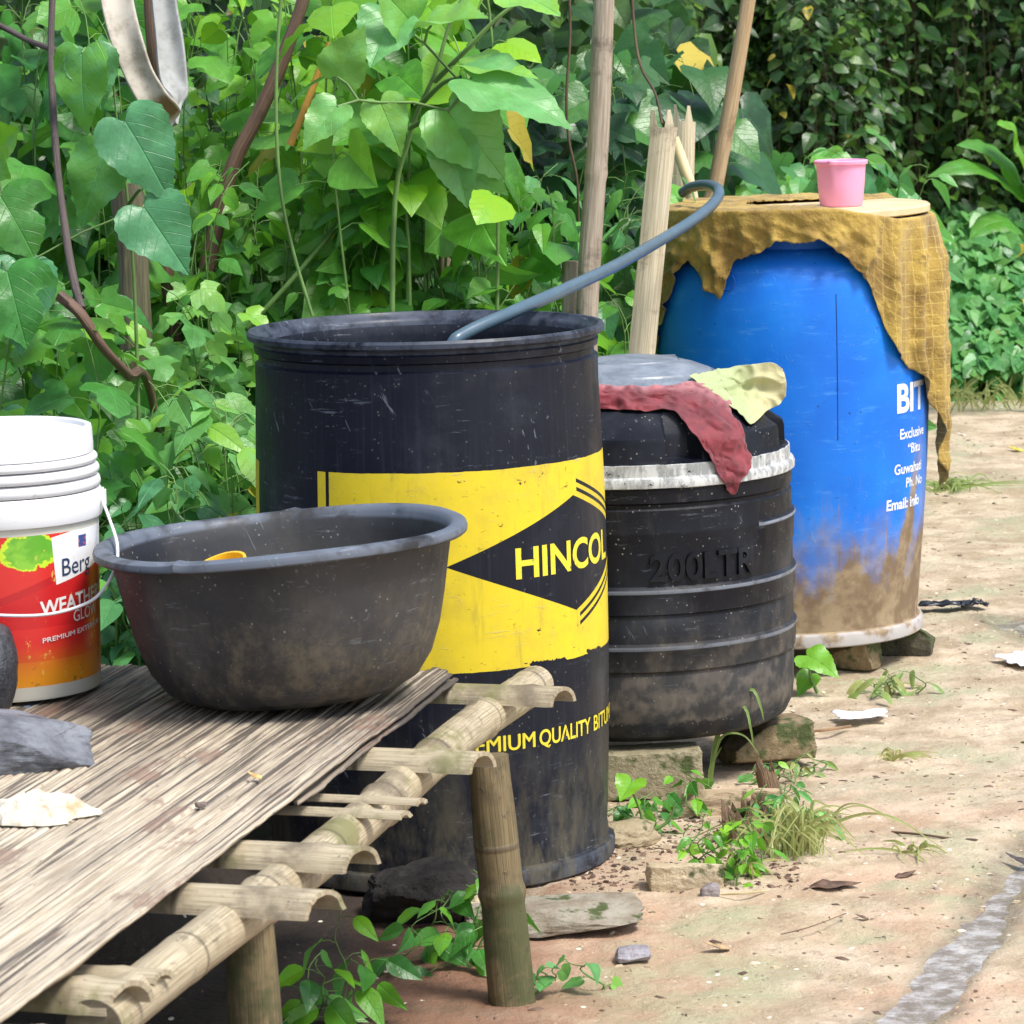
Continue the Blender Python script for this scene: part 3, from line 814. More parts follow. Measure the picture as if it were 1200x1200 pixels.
# =================================================================== basin
cBa = G(326, 822, ZBD); cBa = Vector((cBa.x, 4.87, ZBD + .004)); cBa.x = P(339, 640, 4.87).x
bas = empty('basin', tuple(cBa), rz_to_cam(cBa), label='big round black plastic basin with a rolled rim and a yellow scoop inside', cat='basin')
bas.rotation_euler = (R(-1.0), R(-3.1), rz_to_cam(cBa))
bp = [(0, .004), (.06, .006), (.10, .004), (.135, .001), (.162, .005), (.190, .018), (.212, .045), (.227, .080), (.238, .120), (.247, .160), (.2535, .190), (.257, .197),
      (.266, .1985), (.2765, .1985), (.2795, .2005), (.2805, .205), (.279, .2095), (.272, .2125), (.262, .213), (.256, .211), (.251, .204), (.245, .18), (.234, .13), (.218, .082), (.199, .048), (.175, .022), (.14, .010), (.1, .010), (0, .012)]
def bmod(a, r, z):
    ad = math.degrees(a)
    r *= 1 + .012 * math.sin(2 * a + .6)
    if z > .205:
        for a0, k in ((-33, .006), (176, .007)):
            r += k * math.exp(-((ad - a0) / 1.6) ** 2); z += k * .6 * math.exp(-((ad - a0) / 1.6) ** 2)
        z += .003 * math.sin(3 * a + 1)
    return r, z
M = Mat('grey black basin plastic'); x, y, z = M.sep(M.obj)
nd = M.noise(M.scale(M.obj, (1, 1, .6)), 14, 6, .7)
b0 = M.mix(M.noise(M.obj, 5, 4).ss(.35, .65), (.013, .014, .019), (.040, .039, .040))
b0 = M.mix(z.ss(.219, .226) * M.noise(M.obj, 15, 4).ss(.3, .55) * .8, b0, (.14, .165, .21))  # bluish rim highlight put into the base colour
worn(M, b0, dust=(.135, .112, .078), dust_amt=nd.ss(.38, .62) * (M.noise(M.obj, 45, 5, .8).ss(.35, .65) * .8 + .1) * z.ss(.23, .06), scratch=.45, speck=.8, rough=.40, spec=.4)
bp = [(r * .972, z * 1.115) for r, z in bp]
link('bowl', lathe_mesh('bowl', bp, 144, bmod, sharp=40), M.m, bas)
# yellow scoop
sc_ = P(272, 655, 4.83)
scp = [(0, 0), (.030, .0), (.035, .01), (.039, .06), (.0405, .085), (.043, .087), (.043, .091), (.039, .091), (.037, .085), (.033, .012), (0, .006)]
sco = link('scoop', lathe_mesh('scoop', scp, 48), simple('yellow plastic', (.85, .50, .02), .35, .05, bump=.03), label='small yellow plastic scoop lying tilted inside the black basin', cat='scoop')
sco.location = P(281, 727, 4.86); sco.rotation_euler = (R(10), R(-20), .2)

# =================================================================== paint bucket
cK = P(12, 800, 4.97); ZK = ZBD + .006
bk = empty('paint_bucket', (cK.x, cK.y, ZK), rz_to_cam(cK), label='red and white paint bucket with nested white lids and a thin bail handle', cat='bucket')
kp = [(0, .004), (.125, .004), (.129, .0), (.1325, .001), (.134, .006), (.1365, .1), (.139, .20), (.141, .262), (.141, .268)]
M = Mat('printed bucket label'); x, y, z = M.sep(M.obj); phi = x.atan2(y * -1.0)
n1 = M.noise(M.obj, 20, 5, .65)
c = M.mix((z + (n1 - .5) * .03).ss(.095, .03), (.66, .035, .03), (.80, .30, .015))
c = M.mix((phi * .14 * .35 + .162 - z).gt(0) * z.gt(.11) * .65, c, (.42, .012, .02))
c = M.mix(((phi * .14 * .35 + .150 - z).gt(0)) * z.gt(.06) * .4, c, (.70, .02, .02))
gl = ((phi - R(15)) / R(17)).pow(2) + ((z - .226 + (n1 - .5) * .05) / .022).pow(2)
gl = (gl + (M.noise(M.obj, 60, 4) - .5) * 1.1)
c = M.mix(gl.lt(1.25), c, (.55, .75, .04))
c = M.mix(gl.lt(.95), c, M.mix(n1.ss(.4, .6), (.12, .38, .03), (.25, .55, .05)))
wbx = phi.gt(R(31) - (z - .19) * .6) * z.gt(.165 + 0) * (z - (phi - R(31)) * .022).lt(.245)
c = M.mix(wbx * (z - (phi - R(31)) * .03).gt(.172), c, (.82, .82, .84))
emb = ((phi - R(54)) / R(4)).abs().max(((z - .232) / .009).abs()).lt(1.0)
c = M.mix(emb, c, M.mix(M.vor(M.obj, 180, 'Distance').gt(.35), (.5, .1, .12), (.05, .08, .25)))
scr = M.noise(M.scale(M.obj, (1, 1, .5)), 60, 5, .8).ss(.61, .65) * .8
c = M.mix(scr, c, (.75, .55, .12))
spot = M.noise(M.obj, 45, 4, .7).ss(.62, .66) * z.lt(.075)
c = M.mix(spot * .8, c, (.12, .13, .03))
c = M.mix(phi.gt(R(-8.2)) * phi.lt(R(-6.2)) * z.gt(.075) * z.lt(.135), c, (.45, .42, .05))
white = z.lt(.022).max((z + (n1 - .5) * .003).gt(.250))
c = M.mix(white, c, (.60, .58, .50))
M.set('Base Color', c).set('Roughness', .3).bump(n1, .1, .001)
link('body', lathe_mesh('body', kp, 96), M.m, bk)
M = Mat('scuffed white plastic'); nn = M.noise(M.obj, 30, 6, .75)
c = M.mix(nn.ss(.60, .68) * .5, (.72, .72, .73), (.46, .43, .37)); c = M.mix(M.noise(M.scale(M.obj, (1, 1, 4)), 50, 5, .8).ss(.66, .70) * .6, c, (.30, .28, .24))
M.set('Base Color', c).set('Roughness', .4).bump(nn, .15, .001); wp = M.m
col = [(.140, .262), (.1455, .262), (.147, .268), (.147, .300), (.144, .304), (.141, .304)]
link('collar', lathe_mesh('collar', col, 96, sharp=40), wp, bk)
def rimring(z0, r, h):
    return [(r - .012, z0), (r - .001, z0 + .001), (r + .002, z0 + .004), (r + .0025, z0 + h * .5), (r + .001, z0 + h - .004), (r - .003, z0 + h - .001), (r - .012, z0 + h)]
for z0, r, h in ((.3045, .1435, .019), (.3245, .1425, .017), (.3425, .1405, .015)):
    link('nested_lid', lathe_mesh('nested_lid', rimring(z0, r, h), 96, sharp=40), wp, bk)
link('lid', lathe_mesh('lid', [(.134, .3575), (.137, .3585), (.1375, .372), (.137, .374), (.1365, .392), (.135, .398), (.131, .3995), (.127, .397), (.126, .391), (0, .390)], 96, sharp=40), wp, bk)
RfK = prof_fn(kp[4:])
navy = simple('navy ink', (.03, .05, .12), .4, .05, bump=0)
winkt = simple('white ink', (.80, .78, .76), .4, .05, bump=0)
wrap_text('lettering', 'Berg', .026, .062, R(36), .184, RfK, navy, bk, bold=.0, slope=.06)
wrap_text('lettering', 'WEATHERC', .021, .150, R(20), .128, RfK, winkt, bk, bold=.025, slope=.09)
wrap_text('lettering', 'GLOW', .017, .062, R(44), .112, RfK, winkt, bk, bold=.005, slope=.07)
wrap_text('lettering', 'PREMIUM EXTERIOR', .0072, .125, R(21), .087, RfK, winkt, bk, bold=.01, slope=.10)
inv = (Matrix.Translation((cK.x, cK.y, ZK)) @ Matrix.Rotation(rz_to_cam(cK), 4, 'Z')).inverted()
hpts = [(117, 572, 4.97), (128, 602, 4.93), (137, 632, 4.88), (135, 660, 4.85), (120, 688, 4.83), (100, 704, 4.82), (60, 716, 4.81), (10, 718, 4.80), (-50, 712, 4.81), (-100, 690, 4.85), (-125, 640, 4.9), (-110, 572, 4.97)]
tube('handle', catmull([inv @ P(*q) for q in hpts], 90), .0024, wp, bk, seg=8)
bk.scale = (1.0, 1.0, .97)
# handle ears
for s in (1, -1):
    bm = bmesh.new(); bmesh.ops.create_cube(bm, size=1); bmesh.ops.scale(bm, vec=(.010, .02, .028), verts=bm.verts); bmesh.ops.bevel(bm, geom=bm.edges[:], offset=.003, segments=2, affect='EDGES')
    me = bpy.data.meshes.new('handle_ear'); bm.to_mesh(me); bm.free()
    o = link('handle_ear', me, wp, bk); o.location = (s * .148, 0, .285)

# =================================================================== stones
def stone(name, c, size, mat, seed, rot=(0, 0, 0), box=.5, rough=.10, sub=5, cuts=3, **k):
    bm = bmesh.new(); bmesh.ops.create_icosphere(bm, subdivisions=sub, radius=1)
    rs = random.Random(seed)
    pl = [(Vector((rs.uniform(-1, 1), rs.uniform(-1, 1), rs.uniform(-1, 1))).normalized(), rs.uniform(.62, .85)) for _ in range(cuts)]
    for v in bm.verts:
        p = v.co.copy(); mx = max(abs(p.x), abs(p.y), abs(p.z)); p = p.lerp(p / mx * .92, box)
        for n_, d_ in pl:
            e_ = p.dot(n_) - d_
            if e_ > 0: p -= n_ * e_ * .9
        q = v.co * 1.4 + Vector((seed, 0, 0))
        p += v.co * (rough * noise.noise(q) + rough * .5 * noise.noise(q * 2.7) + rough * .25 * noise.noise(q * 7) + rough * .12 * noise.noise(q * 18))
        v.co = Vector((p.x * size[0], p.y * size[1], p.z * size[2]))
    me = bpy.data.meshes.new(name); bm.to_mesh(me); bm.free(); me.shade_smooth(); me.set_sharp_from_angle(angle=R(38))
    o = link(name, me, mat, **k); o.location = c; o.rotation_euler = rot; return o
def stone_mat(name, a, b, c3, moss=0.0, streak=None, rough=.8):
    M = Mat(name); n1 = M.noise(M.obj, 16, 7, .7); n2 = M.noise(M.scale(M.obj, streak or (1, 1, 1)), 32, 6, .7)
    c = M.mix(n1.ss(.3, .7), a, b); c = M.mix(n2.ss(.55, .72) * .7, c, c3)
    if moss: c = M.mix(M.noise(M.obj, 22, 5).ss(.6 - moss * .2, .68 - moss * .1), c, (.06, .08, .02))
    M.set('Base Color', c).set('Roughness', rough).bump(n1 * 1.2 + n2, .9, .006); return M.m
mortar = stone_mat('brick', (.22, .19, .11), (.36, .31, .20), (.13, .11, .06), .3)
mossy = stone_mat('mossy brick', (.17, .12, .06), (.33, .25, .14), (.09, .07, .03), .7)
slate = stone_mat('slate', (.07, .074, .09), (.26, .275, .31), (.035, .037, .05), 0, (1, 5, 9), .5)
sand = stone_mat('sandstone', (.40, .31, .19), (.60, .50, .34), (.22, .16, .09), .15)
dkst = stone_mat('dark stone', (.018, .019, .025), (.07, .075, .09), (.14, .14, .16), 0, None, .42)
soilst = stone_mat('dark rock', (.010, .008, .007), (.022, .018, .015), (.06, .055, .05), 0)
rocky = stone_mat('brown rock', (.27, .21, .12), (.42, .34, .22), (.17, .12, .07), .2)
# brick under the tank
def stn(name, px, py, d, size, mat, seed, rz=0, z=None, **k):
    p = P(px, py, d); p.z = size[2] * .92 if z is None else z
    return stone(name, p, size, mat, seed, rot=(0, 0, rz), **k)
stn('block', 762, 903, 6.12, (.100, .05, .046), mortar, 1, .10, box=.97, rough=.03, cuts=0, label='flat grey brown block under the front left of the black tank', cat='block')
stn('stone', 897, 880, 6.36, (.092, .06, .045), mossy, 9, .33, box=.85, rough=.06, cuts=2, label='moss stained stone under the right side of the black tank', cat='stone')
stn('stone', 745, 860, 6.65, (.10, .05, .045), mossy, 15, 0, box=.85, rough=.06, cuts=2, label='hidden stone under the back of the black tank', cat='stone') if False else None
stn('stone', 1003, 795, 7.28, (.062, .065, .037), mossy, 4, .3, box=.75, rough=.09, label='rounded brown stone under the front of the blue drum', cat='stone')
stn('stone', 1062, 766, 7.45, (.066, .07, .036), stone_mat('black moss stone', (.05, .045, .03), (.11, .10, .06), (.03, .03, .02), .6), 5, -.2, box=.85, rough=.06, label='dark mossy stone block under the right edge of the blue drum', cat='stone')
stn('stone', 885, 770, 7.5, (.07, .07, .036), mossy, 6, 0, box=.8, rough=.06, label='stone under the left side of the blue drum, behind the black tank', cat='stone')
# ground stones
stn('stone_slab', 652, 1090, 5.22, (.150, .075, .019), stone_mat('grey slab', (.19, .15, .10), (.34, .31, .25), (.12, .08, .05), .1, (1, 1, 4)), 22, .05, box=.9, rough=.07, cuts=3, z=.015, label='broken grey slab lying beside the foot of the bamboo post', cat='stone')
stn('stone', 803, 1036, 5.44, (.066, .035, .026), sand, 33, .05, box=.9, rough=.09, cuts=3, z=.018, label='small sandy brick piece in front of the tank, beside the green weed', cat='stone')
stn('stone', 728, 995, 5.75, (.065, .06, .03), rocky, 12, .6, box=.3, rough=.14, z=.012, label='half buried brown rock touching the foot of the black and yellow drum', cat='stone')
stn('stone', 845, 948, 5.95, (.115, .035, .030), stone_mat('tan wood rock', (.36, .26, .16), (.52, .40, .26), (.2, .13, .08), .1, (1, 4, 4)), 17, .12, box=.85, rough=.1, z=.018, label='long tan stone lying behind the weeds before the tank', cat='stone')
stn('rock', 490, 1020, 5.3, (.09, .08, .065), soilst, 44, .3, box=.3, rough=.16, z=.03, label='dark rough rock in the shade under the bamboo rack', cat='rock')
stn('stone', 540, 1085, 5.3, (.10, .06, .025), sand, 45, .1, box=.7, rough=.1, z=.015, label='flat sandy stone half hidden behind the bamboo post', cat='stone')
stone('stone', G(742, 1118, .006), (.028, .022, .012), stone_mat('purple grey stone', (.2, .18, .2), (.4, .38, .42), (.15, .12, .12)), 50, label='small purplish grey stone on the path right of the slab', cat='stone')
stone('stone', G(832, 1044, .01), (.017, .014, .014), stone_mat('grey pebble', (.2, .17, .17), (.36, .32, .32), (.12, .1, .1)), 51, label='tiny grey stone at the right end of the sandy brick piece', cat='stone')
# things on the board
p = G(48, 893, ZBD); stone('stone', Vector((p.x - .045, p.y + .02, ZBD + .030)), (.115, .10, .040), slate, 27, rot=(R(5), R(5), .35), box=.8, rough=.10, cuts=6, label='jagged pale grey slate lying on the bamboo sheet below the bucket', cat='stone')
p = G(-32, 838, ZBD); stone('stone', Vector((p.x + .012, p.y - .03, ZBD + .072)), (.062, .06, .074), dkst, 24, box=.25, rough=.06, cuts=2, label='smooth blackish stone at the left edge in front of the paint bucket', cat='stone')
stone('pebble', G(235, 943, ZBD + .004), (.008, .006, .004), stone_mat('pebble', (.14, .09, .08), (.25, .2, .18), (.1, .08, .07)), 25, sub=3, label='tiny brown pebble on the bamboo sheet near the muddy smear', cat='pebble')
# white rag
V = []; N_ = 110
for j in range(N_ + 1):
    for i in range(N_ + 1):
        a_ = i / N_ * 2 - 1; b_ = j / N_ * 2 - 1; rr = math.hypot(a_, b_) + 1e-6; mx = max(abs(a_), abs(b_)); X_, Y_ = a_ / rr * mx, b_ / rr * mx
        an = math.atan2(Y_, X_); out_ = 1 + .28 * noise.noise(Vector((math.cos(an) * 1.4, math.sin(an) * 1.4, 3))) + .08 * noise.noise(Vector((math.cos(an) * 5, math.sin(an) * 5, 8)))
        if abs(an) < .45: out_ += .45 * (1 - abs(an) / .55) ** 1.5
        x_, y_ = X_ * out_ * .058, Y_ * out_ * .045
        q = Vector((x_ * 26 + y_ * 12, y_ * 34, 5)); dome = max(0, 1 - mx ** 2.2)
        fold = (1 - 3.2 * abs(noise.noise(q))) * .5 + (1 - 3.2 * abs(noise.noise(q * 2.1))) * .25
        far = max(0, x_ - .05) * 14
        V.append((x_ + .004 * noise.noise(q * 1.3), y_ + .004 * noise.noise(q * 1.4 + Vector((9, 0, 0))), -.006 + dome ** .6 * (.022 + .016 * fold) * max(.25, 1 - far)))
Fr = [(j * (N_ + 1) + i, j * (N_ + 1) + i + 1, (j + 1) * (N_ + 1) + i + 1, (j + 1) * (N_ + 1) + i) for j in range(N_) for i in range(N_)]
me = mesh('rag', V, Fr)
M = Mat('off white rag'); nn = M.noise(M.obj, 30, 5, .7)
M.set('Base Color', M.mix(nn.ss(.45, .7), (.74, .68, .56), (.45, .33, .20))).set('Roughness', .9).bump(M.noise(M.obj, 50, 5), .8, .006)
o = link('rag', me, M.m, label='crumpled off white rag lying on the bamboo sheet below the slate', cat='rag'); o.location = G(42, 952, ZBD + .008); o.location.z = ZBD + .008; o.rotation_euler = (0, 0, .15)

# broken wood stump
def stump(name, c, r, h, mat, seed, tilt, **k):
    V = []; F = []; uv = []; S = 40; N = 16
    for j in range(N + 1):
        for i in range(S):
            a = 2 * PI * i / S
            rr = r * (1 + .22 * noise.noise(Vector((math.cos(a) * 1.6, math.sin(a) * 1.6, seed))) + .10 * noise.noise(Vector((a * 5, j * .1, seed)))) * (1 - .18 * j / N)
            top = h * (.72 + .45 * noise.noise(Vector((math.cos(a) * 2.1, math.sin(a) * 2.1, seed + 3))) + .25 * noise.noise(Vector((a * 6, 0, seed))))
            V.append(Vector((rr * math.cos(a), rr * math.sin(a), top * j / N))); uv.append((i / S, top * j / N))
    for j in range(N):
        for i in range(S): F.append((j * S + i, j * S + (i + 1) % S, (j + 1) * S + (i + 1) % S, (j + 1) * S + i))
    V.append(Vector((0, 0, h * .35))); uv.append((0, 0)); c0 = len(V) - 1
    for i in range(S): F.append((N * S + i, N * S + (i + 1) % S, c0))
    o = link(name, mesh(name, V, F, uv=uv, sharp=50), mat, **k); o.location = c; o.rotation_euler = tilt; return o
M = Mat('rotten wood'); u, v, _ = M.sep(M.uv); f_ = M.noise(M.comb(u * 30.0, v * 12.0, 0.0), 2, 5, .7)
M.set('Base Color', M.mix(f_.ss(.35, .65), (.16, .09, .05), (.44, .30, .18))).set('Roughness', .85).bump(f_ * 2, 1, .006); rot = M.m
p = G(880, 985); stump('wood_stump', Vector((p.x, p.y, -.01)), .048, .10, rot, 3, (R(8), R(-10), 0), label='rotten splintered wood stump beside the dry grass tuft', cat='stump')
p = G(905, 930); stump('wood_stump', Vector((p.x, p.y, -.01)), .022, .085, rot, 8, (R(5), R(-14), 0), label='slim splinter of rotten wood standing behind the bigger stump', cat='stump')
p = G(965, 975); stone('stone', Vector((p.x + .0, p.y, .02)), (.035, .03, .035), sand, 61, box=.4, rough=.15, label='small crumbling stone on the right of the dry grass tuft', cat='stone')

# =================================================================== LEAVES
def template(out, mids, bend=.25, fold=.25, ripple=.03, ph=0, inner=True):
    n = len(out); fr = (0, .5, 1) if inner else (0, 1)
    V = []; F = []; UV = []
    for sgn in (1, -1):
        b = len(V)
        for j in range(n):
            for k in fr:
                x = out[j][0] * k; y = mids[j] * (1 - k) + out[j][1] * k
                z = fold * abs(x) - bend * y * y + ripple * math.sin(y * 14 + ph + sgn) * abs(x) * 2.2 - .35 * bend * x * x
                V.append((x * sgn, y, z)); UV.append((x * sgn, y))
        m_ = len(fr)
        for j in range(n - 1):
            for k in range(m_ - 1):
                q = (b + j * m_ + k, b + j * m_ + k + 1, b + (j + 1) * m_ + k + 1, b + (j + 1) * m_ + k)
                F.append(q if sgn == 1 else q[::-1])
    return np.array(V), np.array(F), np.array(UV)
HEART = ([(0, 0), (.17, -.13), (.36, -.10), (.49, .06), (.50, .26), (.41, .48), (.26, .68), (.12, .86), (0, 1)], [0, .02, .06, .14, .28, .48, .68, .86, 1])
OVATE = ([(0, 0), (.10, .03), (.21, .14), (.27, .30), (.26, .46), (.20, .62), (.11, .80), (.04, .93), (0, 1)], [0, .03, .14, .3, .46, .62, .8, .93, 1])
LOBED = ([(0, 0), (.20, -.12), (.42, -.08), (.60, .12), (.66, .34), (.44, .34), (.33, .40), (.38, .60), (.28, .78), (.12, .90), (0, 1)], [0, .01, .04, .1, .2, .3, .42, .58, .74, .9, 1])
LONG = ([(0, 0), (.05, .03), (.12, .15), (.15, .32), (.15, .5), (.12, .68), (.07, .84), (.03, .94), (0, 1)], [0, .03, .15, .32, .5, .68, .84, .94, 1])
SMALL = ([(0, 0), (.20, .2), (.25, .45), (.14, .78), (0, 1)], [0, .2, .45, .78, 1])
SMHEART = ([(0, 0), (.30, -.10), (.46, .15), (.30, .60), (0, 1)], [0, .02, .2, .6, 1])
def dense(sh, k=3, tooth=.012):
    o = catmull([Vector((a, b, 0)) for a, b in sh[0]], (len(sh[0]) - 1) * k); mi = catmull([Vector((a, 0, 0)) for a in sh[1]], (len(sh[1]) - 1) * k)
    return ([(max(0, p.x + (tooth * (1 if i % 2 else -1) if 0 < i < len(o) - 1 else 0)), p.y) for i, p in enumerate(o)], [p.x for p in mi])
def template_hi(sh, bend, fold, ripple, ph, wx=1.0):
    out, mids = dense(sh); n = len(out); fr = (0, .2, .4, .6, .8, 1); V = []; F = []; UV = []
    for sgn in (1, -1):
        b = len(V)
        for j in range(n):
            for q in fr:
                x = out[j][0] * q * wx; y = mids[j] * (1 - q) + out[j][1] * q
                lat = ((y - x * .75 - x * x * .5) * 5.5) % 1
                z = fold * abs(x) - bend * y * y + ripple * math.sin(y * 11 + ph + sgn * 1.3) * x * 2.4 + .012 * math.sin(lat * PI) * min(1, x * 8) - .5 * bend * x * x
                V.append((x * sgn, y, z)); UV.append((x * sgn / wx, y))
        m_ = len(fr)
        for j in range(n - 1):
            for k in range(m_ - 1):
                q = (b + j * m_ + k, b + j * m_ + k + 1, b + (j + 1) * m_ + k + 1, b + (j + 1) * m_ + k)
                F.append(q if sgn == 1 else q[::-1])
    return np.array(V), np.array(F), np.array(UV)
TPL = {}
for nm, sh, inn in (('heart', HEART, True), ('ovate', OVATE, True), ('lobed', LOBED, True), ('long', LONG, True), ('small', ([(0, 0), (.27, .16), (.34, .42), (.20, .76), (0, 1)], SMALL[1]), False), ('smheart', SMHEART, False)):
    TPL[nm] = [template(sh[0], sh[1], b, f, .035, p_, inn) for b, f, p_ in ((.15, .25, 0), (.38, .15, 2), (.05, .4, 4), (.6, .3, 1), (.25, -.12, 3))]
TPL['hheart'] = [template_hi(HEART, b, f, .05, p_, .86) for b, f, p_ in ((.15, .22, 0), (.3, .15, 2), (.1, .35, 4), (.25, .1, 1))]
TPL['hlobed'] = [template_hi(LOBED, b, f, .05, p_, .9) for b, f, p_ in ((.15, .22, 0), (.3, .15, 2), (.1, .35, 4))]
def leaves_mesh(name, kind, L):
    """L: list of (pos, dir, normal, size, rnd, young)"""
    Vs = []; Fs = []; Cs = []; off = 0
    tpl = TPL[kind]
    pos = np.array([l[0] for l in L], float); d = np.array([l[1] for l in L], float); nr = np.array([l[2] for l in L], float)
    d /= np.linalg.norm(d, axis=1, keepdims=True) + 1e-9
    nr -= d * (nr * d).sum(1, keepdims=True); nr /= np.linalg.norm(nr, axis=1, keepdims=True) + 1e-9
    s = np.cross(d, nr)
    size = np.array([l[3] for l in L], float); rn = np.array([l[4] for l in L]); yg = np.array([l[5] for l in L])
    which = np.array([int(abs(math.sin(i * 12.9898 + size[i] * 777)) * 1e4) % len(tpl) for i in range(len(L))])
    for k, (tv, tf, tu) in enumerate(tpl):
        I = np.where(which == k)[0]
        if not len(I): continue
        asp = 1 + .12 * np.sin(I * 3.7)
        W = (s[I, None, :] * (tv[None, :, 0:1] * asp[:, None, None]) + d[I, None, :] * tv[None, :, 1:2] + nr[I, None, :] * tv[None, :, 2:3]) * size[I, None, None] + pos[I, None, :]
        nV = len(tv)
        F = tf[None] + (np.arange(len(I)) * nV)[:, None, None] + off
        C = np.zeros((len(I), nV, 4)); C[..., 0] = rn[I, None]; C[..., 1] = yg[I, None]; C[..., 2] = tu[None, :, 0] + .5; C[..., 3] = tu[None, :, 1] * .5 + .25
        Vs.append(W.reshape(-1, 3)); Fs.append(F.reshape(-1, 4)); Cs.append(C.reshape(-1, 4)); off += len(I) * nV
    return fast_quads(name, np.concatenate(Vs), np.concatenate(Fs), np.concatenate(Cs))
def leaf_mat(name, dark, mid, young, rough=.42, vein=.5, trans=.3, spots=.25):
    M = Mat(name)
    at = M.nt.nodes.new('ShaderNodeAttribute'); at.attribute_name = 'leafdata'
    sp = M.nt.nodes.new('ShaderNodeSeparateColor'); M.nt.links.new(at.outputs['Color'], sp.inputs[0])
    rn, yg, uu = [X(M.nt, o) for o in sp.outputs]; vv = X(M.nt, at.outputs['Alpha'])
    u = (uu - .5).abs(); v = (vv - .25) * 2.0
    c = M.mix(rn, dark, mid)
    c = M.mix(yg, c, young)
    blot = M.noise(M.pos, 26, 4, .6)
    c = M.mix(blot.ss(.42, .72) * .5, c, tuple(min(1, q * 1.5 + .01) for q in mid))
    lat = ((v - u * .75 - u * u * .5) * 5.5).fract()
    ln = (lat - .5).abs().ss(.455, .5) * u.ss(.0, .02)
    midr = u.ss(.018, .006)
    vn = (midr + ln * .55).min(1.0) * vein
    c = M.mix(vn * .55, c, tuple(min(1, q * 1.9 + .05) for q in mid))
    c = M.mix(rn.gt(.985) * (1.0 - yg.gt(.5)), c, (.50, .40, .05))
    bite = M.noise(M.pos, 60, 3, .6).ss(.70, .74) * spots
    c = M.mix(bite, c, (.13, .09, .02))
    c = M.mix(M.noise(M.pos, 34, 5, .75).ss(.60, .70) * spots * 1.6, c, tuple(q * .35 for q in dark))
    back = X(M.nt, M.geo.outputs['Backfacing'])
    c = M.mix(back * .35, c, tuple(min(1, q * 1.3 + .05) for q in mid))
    M.set('Base Color', c).set('Roughness', blot * .2 + (rough - .14)).set('Specular IOR Level', .55)
    M.bump(ln * -.5 + midr * -1.0 + M.noise(M.pos, 70, 3) * .9, .5, .003)
    tr = M.nt.nodes.new('ShaderNodeBsdfTranslucent')
    M.nt.links.new(M.mix(.5, c, young), tr.inputs['Color'])
    mx = M.nt.nodes.new('ShaderNodeMixShader'); mx.inputs[0].default_value = trans
    M.nt.links.new(M.b.outputs[0], mx.inputs[1]); M.nt.links.new(tr.outputs[0], mx.inputs[2]); M.nt.links.new(mx.outputs[0], M.out.inputs[0])
    return M.m
LM = {
 'mid': leaf_mat('green leaf', (.010, .070, .014), (.055, .25, .040), (.19, .48, .02)),
 'bright': leaf_mat('bright leaf', (.035, .18, .02), (.12, .38, .04), (.30, .58, .02), trans=.38),
 'blue': leaf_mat('blue green leaf', (.018, .11, .045), (.085, .29, .12), (.16, .44, .04)),
 'dark': leaf_mat('dark leaf', (.004, .026, .010), (.020, .095, .028), (.06, .22, .02), trans=.22),  # albedo lowered, painting shade into the gaps of the thicket
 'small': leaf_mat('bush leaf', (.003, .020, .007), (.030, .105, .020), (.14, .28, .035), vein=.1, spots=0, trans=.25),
 'pale': leaf_mat('pale leaf', (.045, .19, .05), (.14, .39, .12), (.28, .56, .06), vein=.3, spots=.05),
 'grass': leaf_mat('grass blade', (.10, .22, .04), (.22, .36, .09), (.45, .42, .16), vein=.2, spots=0),
}
stemG = simple('green stem', (.13, .24, .06), .55, .3); stemB = simple('brown stem', (.09, .06, .035), .8, .3, bump=.5, bsc=90)
def rv(): return np.array([random.gauss(0, 1), random.gauss(0, 1), random.gauss(0, 1)])
